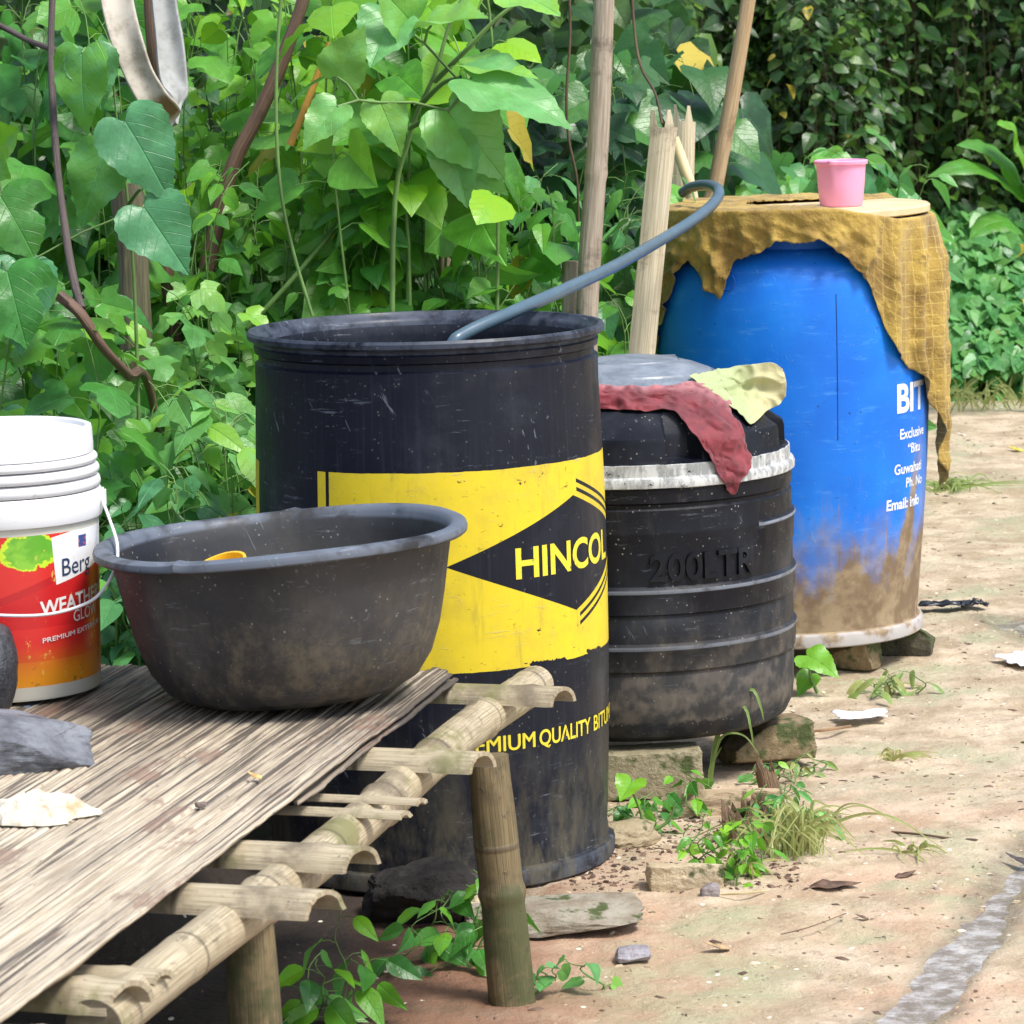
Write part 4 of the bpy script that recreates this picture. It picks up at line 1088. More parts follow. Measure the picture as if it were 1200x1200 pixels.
def plant(name, label, cat, box, nstem, per, kind, size, mat, seed, base_z=0.0, sm_=stemG, sr=.003, young=.12, group=None, hang=.25, foot=.5, bush=False, arch=.35, up=.75, clumps=0, lowest=.12):
    """box in metres x0,x1,y0,y1,z0,z1: the space its crown fills"""
    random.seed(seed)
    x0, x1, y0, y1, z0, z1 = box; cx, cy = (x0 + x1) / 2, (y0 + y1) / 2
    root = empty(name, (cx, cy, base_z), label=label, cat=cat, group=group)
    L = {}; stems = []; kinds = [kind] if isinstance(kind, str) else list(kind)
    cl_ = [(random.uniform(x0, x1), random.uniform(y0, y1), random.uniform(z0, z1)) for _ in range(clumps)]
    for i in range(nstem):
        if clumps:
            c_ = random.choice(cl_); rr = .16 * min(1, (x1 - x0))
            tip = Vector((c_[0] + random.gauss(0, rr), c_[1] + random.gauss(0, rr), c_[2] + random.gauss(0, rr)))
        else:
            tip = Vector((random.uniform(x0, x1), random.uniform(y0, y1), random.uniform(z0, z1)))
        b = Vector((cx + (tip.x - cx) * foot + random.uniform(-.05, .05), cy + (tip.y - cy) * foot + random.uniform(-.04, .04), base_z - .02))
        ctl = b.lerp(tip, .5) + Vector((random.uniform(-.22, .22), random.uniform(-.2, .2), arch * (tip.z - b.z) + .02)) * (1 if tip.z > .5 else .35)
        pts = []
        for k in range(15):
            t = k / 14; p = b * (1 - t) ** 2 + ctl * 2 * t * (1 - t) + tip * t * t
            pts.append(p + Vector((noise.noise(Vector((i, t * 3, seed))), noise.noise(Vector((i, t * 3, seed + 9))), 0)) * .03 - (cxv := Vector((cx, cy, base_z))))
        rad0 = sr * random.uniform(.7, 1.3)
        stems.append((pts, (lambda t, l, r_=rad0: r_ * (1 - .7 * t))))
        pr = random.random(); kd = random.choice(kinds); yb = .5 if random.random() < .16 else 0
        for k in range(per):
            t = lowest + (1 - lowest) * (k + random.random() * .6) / per
            q = min(13.999, t * 14); a = int(q); p = pts[a].lerp(pts[a + 1], q - a)
            az = k * 2.4 + i + random.uniform(-.5, .5)
            sz = random.uniform(*size) * (1 - .35 * t ** 3)
            out = Vector((math.cos(az), math.sin(az) - .35, random.uniform(-.1, .5)))
            pet = out.normalized() * sz * random.uniform(.35, .75)
            q2 = p + pet
            stems.append(([p, p.lerp(q2, .5) + Vector((0, 0, sz * .06)), q2], rad0 * .32))
            dr_ = Vector((out.x, out.y - .15, -hang - random.uniform(0, .5))).normalized()
            nm_ = Vector((random.gauss(0, .5), -.5 + random.gauss(0, .4), up + random.gauss(0, .35)))
            yg_ = min(1, max(0, (young if random.random() > .12 else young + .6) + random.gauss(0, .08) + (.3 if t > .9 else 0)))
            yg_ = min(1, yg_ + yb)
            L.setdefault(kd, []).append((tuple(q2), tuple(dr_), tuple(nm_), sz, min(1, max(0, .45 * pr + .65 * random.random() - .05)), yg_))
    multi_tube('stems', stems, sm_, root, seg=5)
    for kd in L: link('foliage', leaves_mesh('foliage', kd, L[kd]), LM[mat], root)
    return root
def bx(px0, px1, py0, py1, d0, d1):
    d = (d0 + d1) / 2
    a = P(px0, (py0 + py1) / 2, d).x; b = P(px1, (py0 + py1) / 2, d).x
    return (a, b, d0, d1, P((px0 + px1) / 2, py1, d).z, P((px0 + px1) / 2, py0, d).z)

# --- left and middle thicket, nearest first
plant('herb', 'leafy green herb with pointed leaves between the basin and the drum', 'plant', bx(170, 300, 430, 640, 6.1, 6.6), 26, 9, 'ovate', (.08, .15), 'pale', 101, base_z=.05, young=.15)
plant('herb', 'low bluish herb growing between the paint bucket and the basin', 'plant', bx(90, 240, 520, 760, 5.75, 6.2), 30, 9, 'ovate', (.06, .11), 'blue', 102, base_z=.2)
plant('herb', 'broad leaved weed standing just behind the paint bucket', 'plant', bx(-60, 140, 330, 640, 6.0, 6.6), 32, 9, ('lobed', 'ovate'), (.08, .13), 'mid', 103, base_z=.25)
plant('herb', 'weed with pale toothed leaves below the broken branch', 'plant', bx(110, 270, 330, 480, 6.5, 6.9), 24, 9, 'lobed', (.05, .09), 'pale', 104, base_z=.05, young=.2)
plant('climber', 'climbing vine with lobed leaves covering the top left corner', 'vine', bx(-60, 150, -60, 320, 7.0, 7.6), 46, 12, ('lobed', 'lobed', 'heart'), (.07, .14), 'mid', 105)
plant('climber', 'vine hanging around the forked brown trunk', 'vine', bx(180, 420, -60, 200, 7.2, 7.9), 50, 12, ('heart', 'lobed', 'ovate'), (.05, .12), 'bright', 106)
plant('creeper', 'small leaved creeper tangled left of the open drum', 'creeper', bx(210, 420, 180, 420, 6.8, 7.4), 50, 13, ('lobed', 'smheart', 'ovate'), (.04, .09), 'mid', 107, young=.2)
plant('shrub', 'tall shrub with big bright green leaves above the open drum', 'shrub', bx(380, 560, -80, 180, 6.8, 7.3), 18, 8, ('heart', 'lobed'), (.09, .16), 'bright', 108, sr=.005, lowest=.5)
plant('creeper', 'mixed creeper with round leaves behind the rim of the open drum', 'creeper', bx(380, 660, 210, 400, 6.9, 7.5), 80, 12, ('heart', 'lobed', 'ovate'), (.04, .11), 'mid', 109, young=.18)
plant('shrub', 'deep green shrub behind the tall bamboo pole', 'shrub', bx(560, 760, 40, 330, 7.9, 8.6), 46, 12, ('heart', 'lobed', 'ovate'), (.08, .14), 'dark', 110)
plant('shrub', 'bluish shrub with long drooping leaves right of the tall bamboo pole', 'shrub', bx(640, 800, 190, 330, 7.4, 7.9), 20, 9, 'ovate', (.11, .17), 'blue', 111, hang=.6)
plant('shrub', 'large dark leaved shrub beside the split bamboo stake', 'shrub', bx(690, 830, 30, 210, 8.6, 9.2), 22, 10, 'heart', (.13, .2), 'dark', 112)
plant('shrub', 'bushy weed low behind the black tank', 'shrub', bx(640, 780, 300, 460, 7.1, 7.6), 26, 9, ('ovate', 'heart'), (.06, .10), 'mid', 113, young=.3)
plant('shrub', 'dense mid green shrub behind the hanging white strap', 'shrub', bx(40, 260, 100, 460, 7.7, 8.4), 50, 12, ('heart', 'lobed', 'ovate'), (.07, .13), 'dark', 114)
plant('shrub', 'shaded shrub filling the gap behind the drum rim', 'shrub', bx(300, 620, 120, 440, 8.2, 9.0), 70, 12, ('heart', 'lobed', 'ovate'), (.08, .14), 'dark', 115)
plant('shrub', 'sprawling shrub at the far left edge behind the bucket', 'shrub', bx(-80, 130, 260, 600, 6.9, 7.6), 40, 11, ('lobed', 'ovate', 'heart'), (.08, .15), 'mid', 116)
plant('shrub', 'low shrub with soft leaves against the left side of the drum', 'shrub', bx(210, 330, 540, 800, 6.2, 6.7), 26, 9, 'ovate', (.06, .10), 'dark', 117, base_z=.0)
# --- right side
plant('creeper', 'heart leaved creeper behind the mustard cloth and pink mug', 'creeper', bx(840, 1080, 165, 270, 9.6, 10.6), 60, 10, ('heart', 'ovate'), (.09, .16), 'blue', 120, young=.22)
plant('creeper', 'leafy creeper climbing round the leaning bamboo pole', 'creeper', bx(790, 880, 150, 280, 9.0, 9.6), 22, 10, 'heart', (.06, .11), 'mid', 121, young=.4)
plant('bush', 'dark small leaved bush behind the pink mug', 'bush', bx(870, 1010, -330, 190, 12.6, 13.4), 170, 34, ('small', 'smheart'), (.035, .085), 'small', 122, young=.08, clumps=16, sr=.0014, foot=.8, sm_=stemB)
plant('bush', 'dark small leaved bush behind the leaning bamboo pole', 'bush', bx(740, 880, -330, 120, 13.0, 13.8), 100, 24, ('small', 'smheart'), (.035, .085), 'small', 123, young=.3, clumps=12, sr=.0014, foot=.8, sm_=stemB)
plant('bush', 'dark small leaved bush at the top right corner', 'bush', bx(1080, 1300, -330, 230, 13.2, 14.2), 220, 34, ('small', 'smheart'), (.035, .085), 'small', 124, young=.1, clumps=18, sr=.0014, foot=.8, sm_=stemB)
plant('bush', 'lighter small leaved bush between the two darkest bushes', 'bush', bx(980, 1110, -330, 240, 13.4, 14.2), 130, 26, ('small', 'smheart'), (.035, .085), 'small', 125, young=.22, clumps=12)
plant('shrub', 'pale broad leaved plant right of the draped cloth', 'plant', bx(1090, 1170, 235, 290, 13.6, 13.9), 14, 7, 'heart', (.10, .16), 'pale', 126, young=.05, lowest=.6)

# ground cover at right (nobody could count it)
random.seed(5)
L = []
for i in range(9500):
    x_ = random.uniform(.9, 2.9); y_ = random.uniform(12.3, 13.7)
    z_ = .08 + .55 * min(1, (y_ - 12.25) * 1.2) * (0.5 + random.random() * .5) + .10 * noise.noise(Vector((x_ * 3, y_ * 3, 0)))
    if random.random() < .25: z_ *= random.random()
    L.append(((x_, y_, z_), (random.gauss(0, .6), -.7 + random.gauss(0, .4), -.35), (random.gauss(0, .3), -.45 + random.gauss(0, .2), .8), random.uniform(.045, .085), random.random() ** 1.5, max(0, random.gauss(.08, .1))))
link('ground_cover', leaves_mesh('ground_cover', 'smheart', L), LM['pale'], label='low pale green ground cover along the far side of the path', kind='stuff')
# undergrowth mass far behind
L = []
for i in range(20000):
    x_ = random.uniform(-2.6, 3.4); y_ = random.uniform(9.3, 12) if x_ < .55 else random.uniform(14, 16.5)
    if x_ < .55: z_ = random.uniform(0, 2.4)
    else: z_ = random.uniform(0, 3.6)
    if noise.noise(Vector((x_ * 1.7, y_ * 1.7, z_ * 2))) < -.12: continue
    L.append(((x_, y_, z_), (random.gauss(0, .7), -.5 + random.gauss(0, .5), -.4), (random.gauss(0, .4), -.5, .8), random.uniform(.07, .13), random.random(), max(0, random.gauss(.15, .2))))
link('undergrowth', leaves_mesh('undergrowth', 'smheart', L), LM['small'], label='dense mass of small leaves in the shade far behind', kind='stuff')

# banana-like plant at the right edge
def big_leaf(name, pts, wid, mat, parent, inv_, seed, fold=.25):
    C = catmull(pts, 26); V = []; F = []; col = []; m_ = 6
    for i, p in enumerate(C):
        t = i / 26; tan = (C[min(i + 1, 26)] - C[max(i - 1, 0)]).normalized()
        nrm = Vector((0, -.55, .85)); side = tan.cross(nrm).normalized(); nrm = side.cross(tan)
        w_ = wid * (math.sin(PI * min(1, t ** .75 + .02)) ** .7)
        for j in range(-m_, m_ + 1):
            q = j / m_; o_ = side * (w_ * q) + nrm * (fold * w_ * abs(q) - .3 * w_ * q * q + .05 * w_ * math.sin(t * 30 + seed + (q > 0)) * abs(q))
            V.append(p + o_); col.append((.5, .3, q * .3 + .5, t * .5 + .25))
    n_ = 2 * m_ + 1
    F = [(i * n_ + j, i * n_ + j + 1, (i + 1) * n_ + j + 1, (i + 1) * n_ + j) for i in range(26) for j in range(2 * m_)]
    return link(name, fast_quads(name, [inv_ @ v for v in V], F, col), LM[mat], parent)
bnp = P(1215, 330, 11.9); bnp.z = 0
ban = empty('banana_plant', tuple(bnp), label='young banana plant with long arching leaves at the right edge', cat='plant')
iv = Matrix.Translation(bnp).inverted()
tube('stalk', catmull([Vector((0, 0, -.03)), Vector((-.01, 0, .3)), iv @ P(1208, 250, 11.9), iv @ P(1200, 215, 11.9)], 20), lambda t, l: .026 * (1 - .6 * t), simple('banana stalk', (.14, .30, .07), .4), ban)
big_leaf('leaf', [P(1202, 230, 11.9), P(1175, 190, 11.85), P(1150, 172, 11.8), P(1120, 170, 11.75)], .065, 'mid', ban, iv, 1)
big_leaf('leaf', [P(1202, 235, 11.9), P(1165, 205, 11.8), P(1130, 195, 11.7), P(1085, 208, 11.65)], .065, 'mid', ban, iv, 2)
big_leaf('leaf', [P(1210, 215, 11.9), P(1195, 175, 11.8), P(1185, 150, 11.75), P(1168, 146, 11.7)], .07, 'bright', ban, iv, 3)
big_leaf('leaf', [P(1205, 240, 11.9), P(1235, 200, 11.8), P(1265, 190, 11.7), P(1290, 210, 11.6)], .1, 'bright', ban, iv, 4)
big_leaf('leaf', [P(1205, 290, 11.9), P(1185, 262, 11.8), P(1160, 262, 11.75), P(1135, 280, 11.7)], .07, 'mid', ban, iv, 5)

# --- hero leaves, placed one by one on their own stems
def hero(name, label, cat, stems, leaves, mat, sm_=stemG, kind='hheart', r=.004, base=None):
    b = Vector(stems[0][0]); b = base or b
    root = empty(name, tuple(b), label=label, cat=cat)
    inv_ = Matrix.Translation(b).inverted()
    its = [(catmull([inv_ @ Vector(p) for p in st], 24), (lambda t, l, q=rr: q * (1 - .55 * t))) for *st_, rr in [(s_, s_r) for s_, s_r in [(s, r) for s in stems]] for st in st_]
    L = []
    for (bp_, tp_, nm_, rn, yg) in leaves:
        bp_ = inv_ @ Vector(bp_); tp_ = inv_ @ Vector(tp_)
        # petiole from the nearest stem point
        near = min((q for it in its for q in it[0]), key=lambda q: (q - bp_).length)
        its2 = [near, near.lerp(bp_, .5) + Vector((0, 0, .008)), bp_]
        its.append((its2, r * .45)) if (near - bp_).length > .004 else None
        L.append((tuple(bp_), tuple(tp_ - bp_), nm_, (tp_ - bp_).length, rn, yg))
    L = [(l[0], l[1], l[2], l[3] * .92, l[4], l[5]) for l in L]
    multi_tube('stems', its, sm_, root, seg=8)
    link('foliage', leaves_mesh('foliage', kind, L), LM[mat], root)
    return root
def gp(px, py, d, z=0):
    p = P(px, py, d); p.z = z; return p
hero('seedling_tree', 'slender sapling with three large drooping veined leaves under the white strap', 'sapling',
     [[gp(165, 700, 6.3, .2), P(160, 400, 6.32), P(150, 240, 6.3), P(140, 170, 6.28), P(133, 100, 6.25)], [P(150, 240, 6.3), P(165, 222, 6.2), P(172, 235, 6.15)]],
     [(P(146, 142, 6.12), P(208, 240, 6.09), (.1, -1, .45), .75, .0), (P(124, 178, 6.2), P(84, 272, 6.18), (-.2, -1, .2), .2, .55),
      (P(168, 243, 6.12), P(226, 326, 6.09), (.1, -1, .35), .85, .0), (P(96, 62, 6.2), P(92, 165, 6.18), (-.3, -.9, .3), .6, .8), (P(104, 60, 6.22), P(122, 132, 6.2), (.2, -1, .2), .4, .2),
      (P(25, 312, 6.1), P(20, 412, 6.0), (0, -1, .4), .85, .0), (P(0, 480, 6.1), P(-30, 560, 6.0), (0, -1, .4), .6, .0)], 'blue')
hero('sapling', 'tall green sapling with very large pale leaves reaching towards the bamboo pole', 'sapling',
     [[gp(455, 500, 6.75, 0), P(460, 300, 6.78), P(480, 160, 6.75), P(510, 85, 6.7), P(530, 20, 6.7), P(560, -30, 6.7)], [P(510, 95, 6.7), P(545, 60, 6.62), P(590, 15, 6.6), P(640, -15, 6.6)],
      [P(480, 150, 6.72), P(520, 130, 6.6), P(565, 120, 6.5)], [P(495, 120, 6.72), P(520, 97, 6.6), P(540, 90, 6.52)]],
     [(P(552, 92, 6.4), P(685, 128, 6.34), (.1, -.6, 1.0), .9, .05), (P(545, 78, 6.45), P(638, 80, 6.4), (0, -.35, 1.2), .5, .75), (P(525, 130, 6.45), P(600, 215, 6.42), (.1, -.9, .4), .6, .4),
      (P(530, 165, 6.45), P(548, 250, 6.42), (-.2, -1, .4), .7, .25), (P(460, 20, 6.5), P(432, 75, 6.4), (0, -1, .6), .8, .0), (P(505, 30, 6.5), P(575, 12, 6.4), (0, -.5, 1), .6, .7),
      (P(445, 120, 6.45), P(475, 185, 6.43), (0, -.9, .6), .4, .65), (P(480, 25, 6.5), P(440, -25, 6.4), (-.3, -.9, .6), .5, .5), (P(540, 200, 6.5), P(598, 225, 6.4), (0, -.8, .7), .5, .5),
      (P(600, -10, 6.5), P(660, 10, 6.4), (0, -.6, .9), .7, .8), (P(395, 125, 6.4), P(350, 175, 6.35), (-.1, -.9, .6), .6, .3), (P(395, 90, 6.45), P(425, 30, 6.4), (.2, -.9, .5), .6, .55)], 'pale', r=.006)
hero('weed', 'tuft of large pale leaves hanging at the left edge above the bucket', 'plant',
     [[gp(-30, 600, 6.2, .2), P(-30, 400, 6.2), P(-10, 320, 6.15), P(10, 290, 6.15)]],
     [(P(8, 318, 6.05), P(30, 405, 5.98), (.05, -1, .45), .8, .0), (P(-5, 180, 6.2), P(14, 150, 6.1), (0, -1, .3), .6, .9), (P(0, 230, 6.15), P(45, 300, 6.1), (.1, -.9, .6), .6, .1)], 'mid', kind='hlobed')
# low plants in front
def tiny(px, py, d, h, n, kind, size, mat, seed, label, name='weed', cat='weed', w=.06, young=.1, per=6, **k):
    b = G(px, py); 
    return plant(name, label, cat, (b.x - w, b.x + w, b.y - w * .7, b.y + w * .5, h * .45, h), n, per, kind, size, mat, seed, sr=.0022, foot=.75, arch=.2, hang=.15, young=young, **k)
tiny(400, 1200, 0, .22, 4, 'ovate', (.05, .08), 'mid', 201, 'dark green weed rising under the bamboo rack, left one of two', w=.035)
tiny(520, 1125, 0, .17, 6, 'ovate', (.045, .07), 'mid', 202, 'leafy green weed growing against the left side of the bamboo post', w=.07)
tiny(650, 1165, 0, .05, 3, 'heart', (.022, .035), 'pale', 203, 'small pale seedling at the foot of the bamboo post', w=.02, per=4)
tiny(735, 975, 0, .07, 5, 'ovate', (.03, .05), 'mid', 204, 'tangle of low green stems beside the foot of the striped drum', w=.05)
tiny(858, 1030, 0, .12, 9, 'ovate', (.025, .042), 'bright', 205, 'fresh green weed right of the sandy brick piece', w=.045, per=8)
tiny(800, 955, 0, .09, 4, 'ovate', (.03, .05), 'mid', 206, 'thin weed with a curled top in front of the grey block', w=.03, per=5)
tiny(890, 915, 0, .04, 6, 'ovate', (.022, .035), 'pale', 207, 'pale low weed at the foot of the moss stained stone', w=.06, per=4)
tiny(925, 985, 0, .10, 16, 'long', (.03, .05), 'pale', 208, 'light green leafy tuft growing through the dry grass', w=.045, per=8)
tiny(1045, 815, 0, .05, 6, 'long', (.04, .06), 'grass', 209, 'little grass tuft in front of the stones of the blue drum', w=.05, per=5)
tiny(958, 905, 0, .05, 4, 'long', (.03, .04), 'grass', 210, 'yellowish sprig beside the moss stained stone', w=.03, per=4)
b = G(738, 985)
hero('weed', 'single round bright leaf on a stalk beside the striped drum', 'weed', [[b, P(752, 960, b.y), P(742, 930, b.y - .01)], [b, P(780, 965, b.y), P(792, 940, b.y)]],
     [(P(741, 915, b.y), P(726, 938, b.y - .06), (0, -.8, .8), .9, .5)], 'bright', r=.004)
b = G(958, 812)
hero('weed', 'broad leaf weed between the black tank and the stones of the blue drum', 'weed', [[b, P(950, 795, b.y), P(948, 782, b.y)]],
     [(P(945, 768, b.y - .01), P(984, 785, b.y - .08), (0, -.7, .9), .9, .35), (P(950, 790, b.y + .02), P(935, 812, b.y - .03), (0, -.8, .7), .5, .2)], 'bright', r=.004)
# grass blades
def grass(name, label, base, blades, mat, young, cat='grass'):
    root = empty(name, tuple(base), label=label, cat=cat)
    V = []; F = []; C = []
    for pts, w_ in blades:
        P_ = catmull(pts, 18); o_ = len(V)
        for i, p in enumerate(P_):
            t = i / 18; tn = (P_[min(i + 1, 18)] - P_[max(0, i - 1)]).normalized(); s_ = tn.cross(Vector((.2, -1, .3))).normalized()
            ww = w_ * (1 - t) ** .6 * (.6 + .8 * min(1, t * 3)) + .0002
            for q in (-1, 0, 1):
                V.append(p + s_ * ww * q + Vector((0, -1, 0)) * (0 if q == 0 else .25 * ww)); C.append((random.random() * .2 + .4, young, .5 + q * .2, t * .5 + .25))
        for i in range(18):
            for q in range(2): F.append((o_ + i * 3 + q, o_ + i * 3 + q + 1, o_ + (i + 1) * 3 + q + 1, o_ + (i + 1) * 3 + q))
    iv_ = Vector(base)
    link('blades', fast_quads('blades', [v - iv_ for v in V], F, C), LM[mat], root)
    return root
b = G(830, 920); d_ = b.y
grass('grass', 'tall arching grass blades in front of the black tank', b,
      [([b, P(838, 870, d_), P(850, 838, d_ - .01), P(872, 828, d_ - .03), P(880, 855, d_ - .04), P(883, 875, d_ - .04)], .0035),
       ([b + Vector((.004, 0, 0)), P(842, 860, d_), P(862, 818, d_ - .01), P(882, 808, d_ - .02), P(892, 830, d_ - .03), P(895, 845, d_ - .03)], .0035),
       ([b, P(836, 890, d_), P(848, 862, d_ - .02), P(872, 862, d_ - .03), P(890, 885, d_ - .04)], .0022), ([b, P(832, 900, d_), P(840, 885, d_), P(846, 875, d_)], .0018)], 'grass', .15)
random.seed(77)
def tuft(px, py, n, h, spread, label, mat='grass', young=.6, w_=.0018, name='grass'):
    b = G(px, py); bl = []
    for i in range(n):
        a = random.uniform(0, 2 * PI); r_ = abs(random.gauss(0, spread)); o_ = b + Vector((random.gauss(0, spread * .3), random.gauss(0, spread * .25), 0)); o_.z = 0
        e_ = o_ + Vector((math.cos(a) * r_, math.sin(a) * r_ * .8, 0)); hh_ = h * random.uniform(.5, 1.1)
        m1 = o_.lerp(e_, .35) + Vector((0, 0, hh_ * .8)); m2 = o_.lerp(e_, .8) + Vector((0, 0, hh_)); e2 = o_.lerp(e_, 1.35) + Vector((0, 0, hh_ * random.uniform(.0, .9)))
        e2 += Vector((random.gauss(0, .018), random.gauss(0, .015), 0)) * (h / .08); e2.z = max(.004, e2.z)
        bl.append(([o_, m1, m2, e2], w_ * random.uniform(.6, 1.6)))
    return grass(name, label, b, bl, mat, young)
tuft(930, 1005, 90, .085, .075, 'matted dry grass tuft beside the rotten stump', young=.7)
tuft(1070, 1000, 14, .02, .05, 'sparse dry grass sprig lying on the bare path')
tuft(1045, 890, 20, .02, .03, 'faint dry grass tuft on the path right of the moss stained stone', young=.9)
tuft(1110, 575, 60, .035, .12, 'thin green grass patch at the path side behind the cloth tail', young=.3)
tuft(870, 1030, 14, .03, .05, 'dry yellow grass stems under the fresh green weed', young=1)
# far grass fringe under the ground cover
random.seed(9)
bl = []
for i in range(420):
    x_ = random.uniform(1.0, 2.8); y_ = random.uniform(11.9, 12.5); o_ = Vector((x_, y_, 0)); e_ = o_ + Vector((random.gauss(0, .05), random.gauss(-.02, .04), random.uniform(.03, .12)))
    bl.append(([o_, o_.lerp(e_, .5) + Vector((0, 0, .02)), e_], .003))
g_ = grass('grass_fringe', 'thin fringe of grass along the far edge of the path', Vector((1.8, 12.2, 0)), bl, 'grass', .6)
g_['kind'] = 'stuff'
for ch in g_.children: ch['kind'] = 'stuff'

# =================================================================== poles, stakes, branches
def polemat(name, a, b, dark):
    M = Mat(name); u, v, _ = M.sep(M.uv); f_ = M.noise(M.comb(u * 14.0, v * 4.0, 0.0), 2, 5, .65)
    c = M.mix(f_.ss(.35, .65), a, b); c = M.mix(M.noise(M.obj, 9, 5, .7).ss(.55, .68) * .8, c, dark)
    M.set('Base Color', c).set('Roughness', .65).bump(f_, .7, .003); return M.m
pg = polemat('grey bamboo', (.30, .24, .18), (.46, .39, .30), (.13, .10, .08))
pt = polemat('tan bamboo', (.36, .24, .12), (.52, .38, .22), (.16, .09, .06))
pc = polemat('cream split bamboo', (.50, .42, .27), (.70, .62, .45), (.28, .22, .15))
brn = polemat('brown bark', (.10, .055, .035), (.20, .12, .08), (.05, .03, .02))
dkb = polemat('dark bark', (.05, .035, .035), (.12, .09, .08), (.03, .025, .02))
mossb = polemat('mossy bark', (.08, .075, .04), (.16, .14, .08), (.05, .04, .025))
def pole(name, label, cat, pts, r, mat, n=60, seg=16, node=.38, bambo=True, wob=.05, taper=.1, ph=0.0, parent=None):
    if bambo: rf = bam_r(r, node, ph, taper)
    else: rf = lambda t, L: r * (1 - taper * t) * (1 + .10 * noise.noise(Vector((L * 9, r * 100, 0))))
    return tube(name, catmull([Vector(p) for p in pts], n), rf, mat, parent, seg=seg, wob=wob, label=label, cat=cat)
pb = gp(672, 600, 6.95, -.02)
pole('bamboo_pole', 'tall upright grey bamboo pole behind the open drum', 'pole', [pb, P(688, 370, 6.95), P(700, 180, 6.95), P(708, 0, 6.95), P(713, -110, 6.95)], .0235, pg, ph=.02)
pole('bamboo_stump', 'short cut bamboo stump at the foot of the tall grey pole', 'pole', [gp(660, 600, 7.0, -.02), P(668, 400, 7.0), P(668, 306, 7.0)], .019, pg, n=20)
pole('bamboo_pole', 'tan bamboo pole leaning right behind the blue drum', 'pole', [gp(770, 600, 8.2, -.02), P(822, 300, 8.2), P(840, 210, 8.2), P(862, 90, 8.2), P(880, -20, 8.2), P(888, -90, 8.2)], .021, pt, taper=.2)
pole('stick', 'thin pale upright stick among the leaves above the drum', 'stick', [gp(530, 600, 7.25, 0), P(523, 350, 7.25), P(512, 180, 7.25), P(500, 90, 7.25), P(496, 30, 7.25)], .013, simple('pale stick', (.55, .42, .30), .7), bambo=False)
pole('stick', 'orange dry bamboo stick leaning beside the forked trunk', 'stick', [P(340, 170, 6.9), P(360, 120, 6.9), P(387, 50, 6.9)], .0075, simple('orange dry bamboo', (.55, .28, .05), .5), node=.08, n=40)
def splint(name, label, l0, l1, r0_, r1_, d, mat, fork=True, th=.012):
    """split bamboo stake: curved plank between bottom edge l0-r0 and top edge l1-r1"""
    N, A = 50, 8; V = []; F = []; uv = []
    for i in range(N + 1):
        t = i / N; a = l0.lerp(l1, t); b = r0_.lerp(r1_, t)
        for lay in (0, 1):
            for k in (range(A + 1) if lay == 0 else range(A, -1, -1)):
                q = k / A; p = a.lerp(b, q); p = p + Vector((0, -.010 * math.sin(PI * q) + lay * th, 0))
                if fork and i == N:
                    p.z += .03 * (1 if q < .25 or .55 < q < .8 else -.2) + .01 * noise.noise(Vector((k * 2.0, 1, d)))
                if .84 < t < .86: p.y -= .002
                V.append(p); uv.append((q * .5, t * .9))
    n_ = 2 * (A + 1)
    for i in range(N):
        for k in range(n_): F.append((i * n_ + k, i * n_ + (k + 1) % n_, (i + 1) * n_ + (k + 1) % n_, (i + 1) * n_ + k))
    for k in range(A): F.append((N * n_ + k, N * n_ + k + 1, N * n_ + n_ - 2 - k, N * n_ + n_ - 1 - k))
    me = mesh(name, V, F, uv=uv, sharp=45); bm = bmesh.new(); bm.from_mesh(me); bmesh.ops.recalc_face_normals(bm, faces=bm.faces); bm.to_mesh(me); bm.free()
    return link(name, me, mat, label=label, cat='stake')
splint('bamboo_stake', 'broad cream split bamboo stake with a forked top left of the blue drum', gp(690, 600, 7.0, -.02), P(763, 146, 7.0), gp(722, 600, 7.0, -.02), P(794, 146, 7.0), 1, pc)
splint('bamboo_stake', 'second split bamboo stake leaning behind the forked one', gp(772, 600, 7.85, -.02), P(790, 138, 7.85), gp(800, 600, 7.85, -.02), P(815, 140, 7.85), 2, pc)
pole('bamboo_strip', 'bright curved bamboo strip standing between the stake and the hose end', 'stake', [gp(812, 600, 7.76, .0), P(812, 300, 7.76), P(811, 232, 7.76), P(801, 195, 7.75), P(789, 162, 7.75)], .0145, simple('cream strip', (.72, .60, .36), .5), bambo=False)
# branches
pole('branch', 'bare thin dark branch hanging straight down near the left edge', 'branch', [P(64, -60, 6.35), P(60, 60, 6.3), P(66, 180, 6.2), P(78, 280, 6.1), P(88, 335, 6.02), P(96, 362, 5.99)], .0062, dkb, bambo=False, taper=-.2, n=60)
pole('branch', 'short rough brown broken branch sloping down to the right among the leaves', 'branch', [P(70, 345, 5.98), P(95, 368, 5.97), P(120, 405, 6.0), P(148, 438, 6.1), P(180, 480, 6.45), gp(215, 600, 6.6, .02)], .0098, brn, bambo=False, taper=.2, n=60, wob=.35)
pole('branch', 'thin dark branch crossing the top left corner', 'branch', [P(-40, 15, 6.6), P(0, 30, 6.6), P(35, 48, 6.55), P(70, 60, 6.5), P(110, 72, 6.6), P(160, 80, 6.9)], .006, dkb, bambo=False)
pole('bare_tree', 'leaning reddish brown trunk rising behind the leaves left of the drum', 'tree', [gp(215, 620, 7.05, -.03), P(235, 400, 7.05), P(252, 270, 7.05), P(275, 190, 7.05), P(305, 130, 7.05), P(335, 60, 7.05), P(358, -10, 7.05), P(375, -90, 7.05)], .018, brn, bambo=False, n=90, taper=.25)
